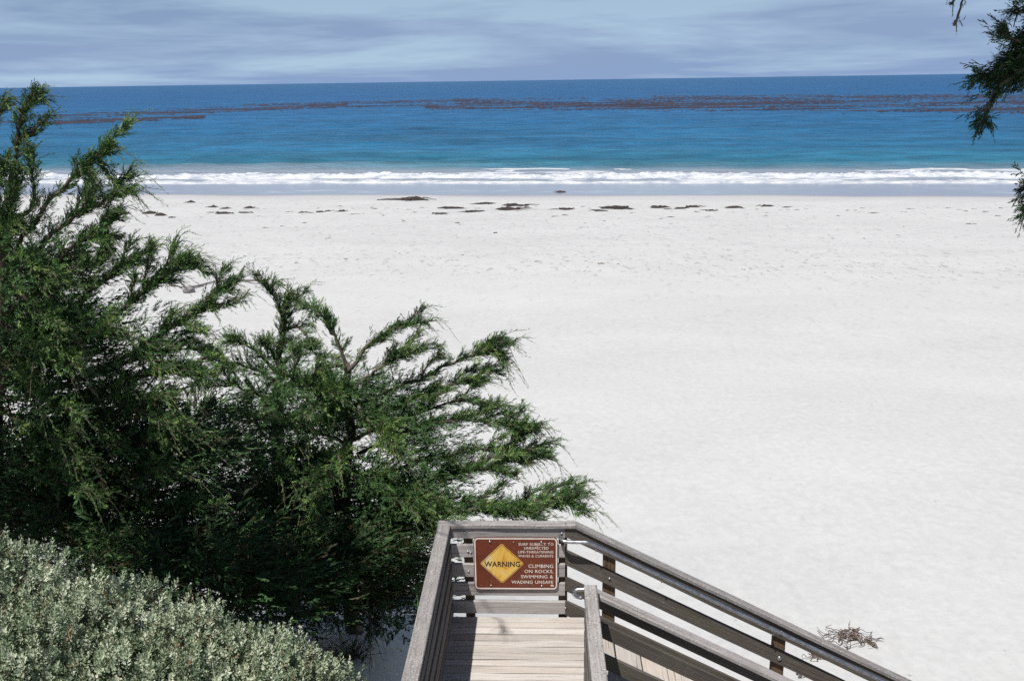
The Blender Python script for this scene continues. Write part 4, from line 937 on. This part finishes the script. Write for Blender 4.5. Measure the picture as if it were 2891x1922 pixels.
def hang(path, spread, dens, **k):
    bough(ov, np.array([at(x + 26, y_, Y0 + dy) for x, y_, dy in path]), spread, dens, rng, tone=0.25, wind=np.array([-0.25, 0, -0.30]), **dict(dict(scale=0.55, step=0.015, droop=0.25, r0=0.010, start=0.0, tip=5, tipl=0.20, core=150), **k))
limb = dict(tone=0.3, wind=np.array([0.1, 0, -0.3]), droop=0.3, tip=5, tipl=0.3, core=90, step=0.03)
bough(ov, np.array([(3.2, 2.9, 15.5), (3.35, 3.5, 14.4), at(2590, 0, Y0 + 0.05), at(2480, 70, Y0)]), 0.20, 60, rng, scale=0.8, r0=0.022, start=0.05, kids=3, **limb)
bough(ov, np.array([(3.3, 3.3, 14.7), at(2640, 60, Y0 + 0.1), at(2620, 240, Y0 + 0.1), at(2570, 350, Y0), at(2500, 395, Y0)]), 0.11, 60, rng, scale=0.7, r0=0.016, start=0.05, kids=3, **limb)
bough(ov, np.array([(3.0, 3.0, 15.3), at(2520, -330, Y0), at(2360, -180, Y0), at(2240, -75, Y0)]), 0.10, 50, rng, scale=0.6, r0=0.014, start=0.05, kids=2, **dict(limb, tip=2))
hang([(2480, 30, 0), (2380, 95, 0), (2310, 140, 0), (2255, 170, 0), (2225, 180, 0)], 0.111, 90)
hang([(2400, 110, 0), (2320, 165, 0), (2268, 212, 0), (2245, 255, 0), (2236, 290, 0)], 0.050, 80)
hang([(2460, 60, 0.05), (2380, 125, 0.05), (2330, 165, 0.05), (2300, 190, 0.05)], 0.111, 90)
hang([(2460, 120, 0.05), (2400, 150, 0.05), (2350, 178, 0.05)], 0.098, 90)
hang([(2450, 40, 0), (2370, 80, 0), (2310, 90, 0), (2280, 76, 0)], 0.072, 70)
hang([(2440, 20, 0.05), (2370, 60, 0.05), (2330, 105, 0.05)], 0.098, 80)
hang([(2440, 20, 0.05), (2390, 40, 0.05), (2350, 75, 0.05)], 0.05, 60)
hang([(2430, 100, 0.02), (2350, 120, 0.02), (2290, 140, 0.02)], 0.111, 90)
hang([(2430, 80, 0.02), (2350, 150, 0.02), (2280, 178, 0.02)], 0.104, 90)
hang([(2420, 10, 0), (2350, 24, 0), (2316, 30, 0)], 0.03, 26, tip=3)
hang([(2230, -60, 0), (2195, -10, 0), (2185, 25, 0), (2172, 60, 0)], 0.006, 5, tip=1, scale=0.25, core=34, r0=0.0022)
hang([(2220, -50, 0), (2180, -10, 0), (2166, 10, 0)], 0.006, 5, tip=1, scale=0.25, core=34, r0=0.0022)
hang([(2440, 385, 0), (2395, 402, 0), (2345, 403, 0)], 0.03, 26, tip=3)
hang([(2460, 400, 0), (2395, 430, 0), (2335, 440, 0)], 0.035, 50)
hang([(2440, 440, 0), (2395, 462, 0), (2345, 478, 0)], 0.03, 26, tip=3)

# ------------------------------------------------------------------ grey-leaved shrubs in front
SHRUB = foliage_mat("saltbush_leaves", (0.07, 0.115, 0.055), (0.36, 0.43, 0.285), (0.66, 0.69, 0.52), dead=(0.32, 0.235, 0.14), sss=0.12)
def shoot_template(seed, n=15):
    r = np.random.default_rng(seed); Q = []
    for k in range(n):
        t = k / n; a = k * 2.4 + r.normal(0, 0.3); out = np.array([0.0, math.cos(a), math.sin(a)]); d = nrm(np.array([0.35 + 0.9 * t, 0, 0]) + out * (1.0 - 0.55 * t) + r.normal(0, 0.15, 3))
        p = np.array([0.115 * t, 0, 0]) + out * 0.004; l = r.uniform(0.025, 0.047) * (1.05 - 0.35 * t); s = nrm(np.cross(d, [1, 0, 0] + r.normal(0, 0.2, 3))); u = np.cross(s, d); wd = l * r.uniform(0.26, 0.38)
        a0, a1, a2 = p, p + d * l * 0.55 + u * l * 0.06, p + d * l
        m_ = u * l * 0.10; Q.append([a0 - m_, a1 + s * wd, a2 - m_]); Q.append([a0 - m_, a2 - m_, a1 - s * wd])
    return np.array(Q)
SHOOT = [shoot_template(70 + k) for k in range(6)]
def shrub(name, lumps, n, seed, label, mat=None, tone=0.5):
    global TEMPL
    r = np.random.default_rng(seed); pos, dr, sc = [], [], []; base = at(*lumps[0][:3]); g = gz(base[0], base[1])
    e = empty(name, (base[0], base[1], g), label, "shrub", "grey-leaved shrubs on the bluff"); tot = sum(l[3] ** 2 for l in lumps); stems = MB()
    for x, y_, Yd, rad in lumps:
        c0 = at(x, y_, Yd); k = int(n * rad * rad / tot)
        u = nrm(r.normal(size=(k, 3)) * [1, 1, 1] + [0, -0.25, 0.55]); bumps = 0.52 + 0.92 * fbm(u[:, 0] * 4.6 + x, u[:, 1] * 4.6 + u[:, 2] * 3.0 + seed, 3, 15)
        shell = np.where(r.random(k) < 0.72, 1.0, r.uniform(0.70, 0.95, k)); P = c0 + u * (rad * bumps * shell)[:, None]
        P += r.normal(0, 0.02, P.shape); P[:, 2] += np.abs(r.normal(0, 0.03, k)); pos.append(P); dr.append(nrm(u * 0.75 + [0.05, -0.1, 0.75] + r.normal(0, 0.38, (k, 3)))); sc.append(r.uniform(0.75, 1.25, k))
        for q in r.choice(k, min(k, 60), replace=False):
            foot = np.array([c0[0] + r.normal(0, .08), c0[1] + r.normal(0, .08), min(c0[2] - 0.3, gz(c0[0], c0[1]) + 0.1)]); stems.tube(spline([foot, c0 + (P[q] - c0) * 0.5 + [0, 0, -0.08], P[q]], 6), np.linspace(0.010, 0.003, 6), 4, cap=False)
    stems.build("stems", BARK, e)
    pos, dr, sc = np.concatenate(pos), np.concatenate(dr), np.concatenate(sc); keep, TEMPL = TEMPL, SHOOT
    tn = np.clip(r.normal(tone + 0.05, 0.26, len(pos)), 0.16, 1); tn = np.where(r.random(len(pos)) < 0.015, 0.05, tn)
    V, F, T = place_sprays(pos, dr, sc, tn, r); TEMPL = keep
    link("foliage", np_mesh("foliage", V, F, attrs={"tone": T}), SHRUB, e)
shrub("saltbush", [(30, 1448, 6.9, .56), (170, 1500, 6.8, .52), (-90, 1420, 6.9, .58), (300, 1500, 6.85, .50), (90, 1620, 6.2, .60), (270, 1640, 6.25, .60), (-60, 1590, 6.2, .6)], 5600, 51, "grey-leaved shrub filling the lower left corner")
shrub("saltbush", [(430, 1560, 6.8, .50), (520, 1600, 6.8, .50), (420, 1680, 6.2, .56)], 2400, 52, "grey-leaved shrub between the corner shrub and the sparse one near the landing")
shrub("saltbush", [(620, 1620, 6.75, .48), (710, 1672, 6.6, .46), (600, 1720, 6.2, .5)], 1950, 53, "lowest grey-leaved shrub nearest the landing")
M = Mat("dead_twigs"); M.set(Base_Color=(0.11, 0.085, 0.07), Roughness=0.9)
g0 = on_ground(812, 1512); e = empty("dead_shrub", g0, "small leafless brown shrub in the shade beside the left railing", "shrub")
r = np.random.default_rng(3); b = MB()
for q in range(80):
    foot = g0 + r.normal(0, 0.05, 3) * [1, 1, 0] - [0, 0, 0.03]; tipp = g0 + [0, 0, 0.16] + r.normal(0, 1, 3) * [0.19, 0.16, 0.06]; b.tube(spline([foot, (foot + tipp) / 2 + r.normal(0, 0.03, 3), tipp], 7), np.linspace(0.006, 0.002, 7), 4, cap=False)
b.build("twigs", M.m, e)
print("foliage triangles", NF)
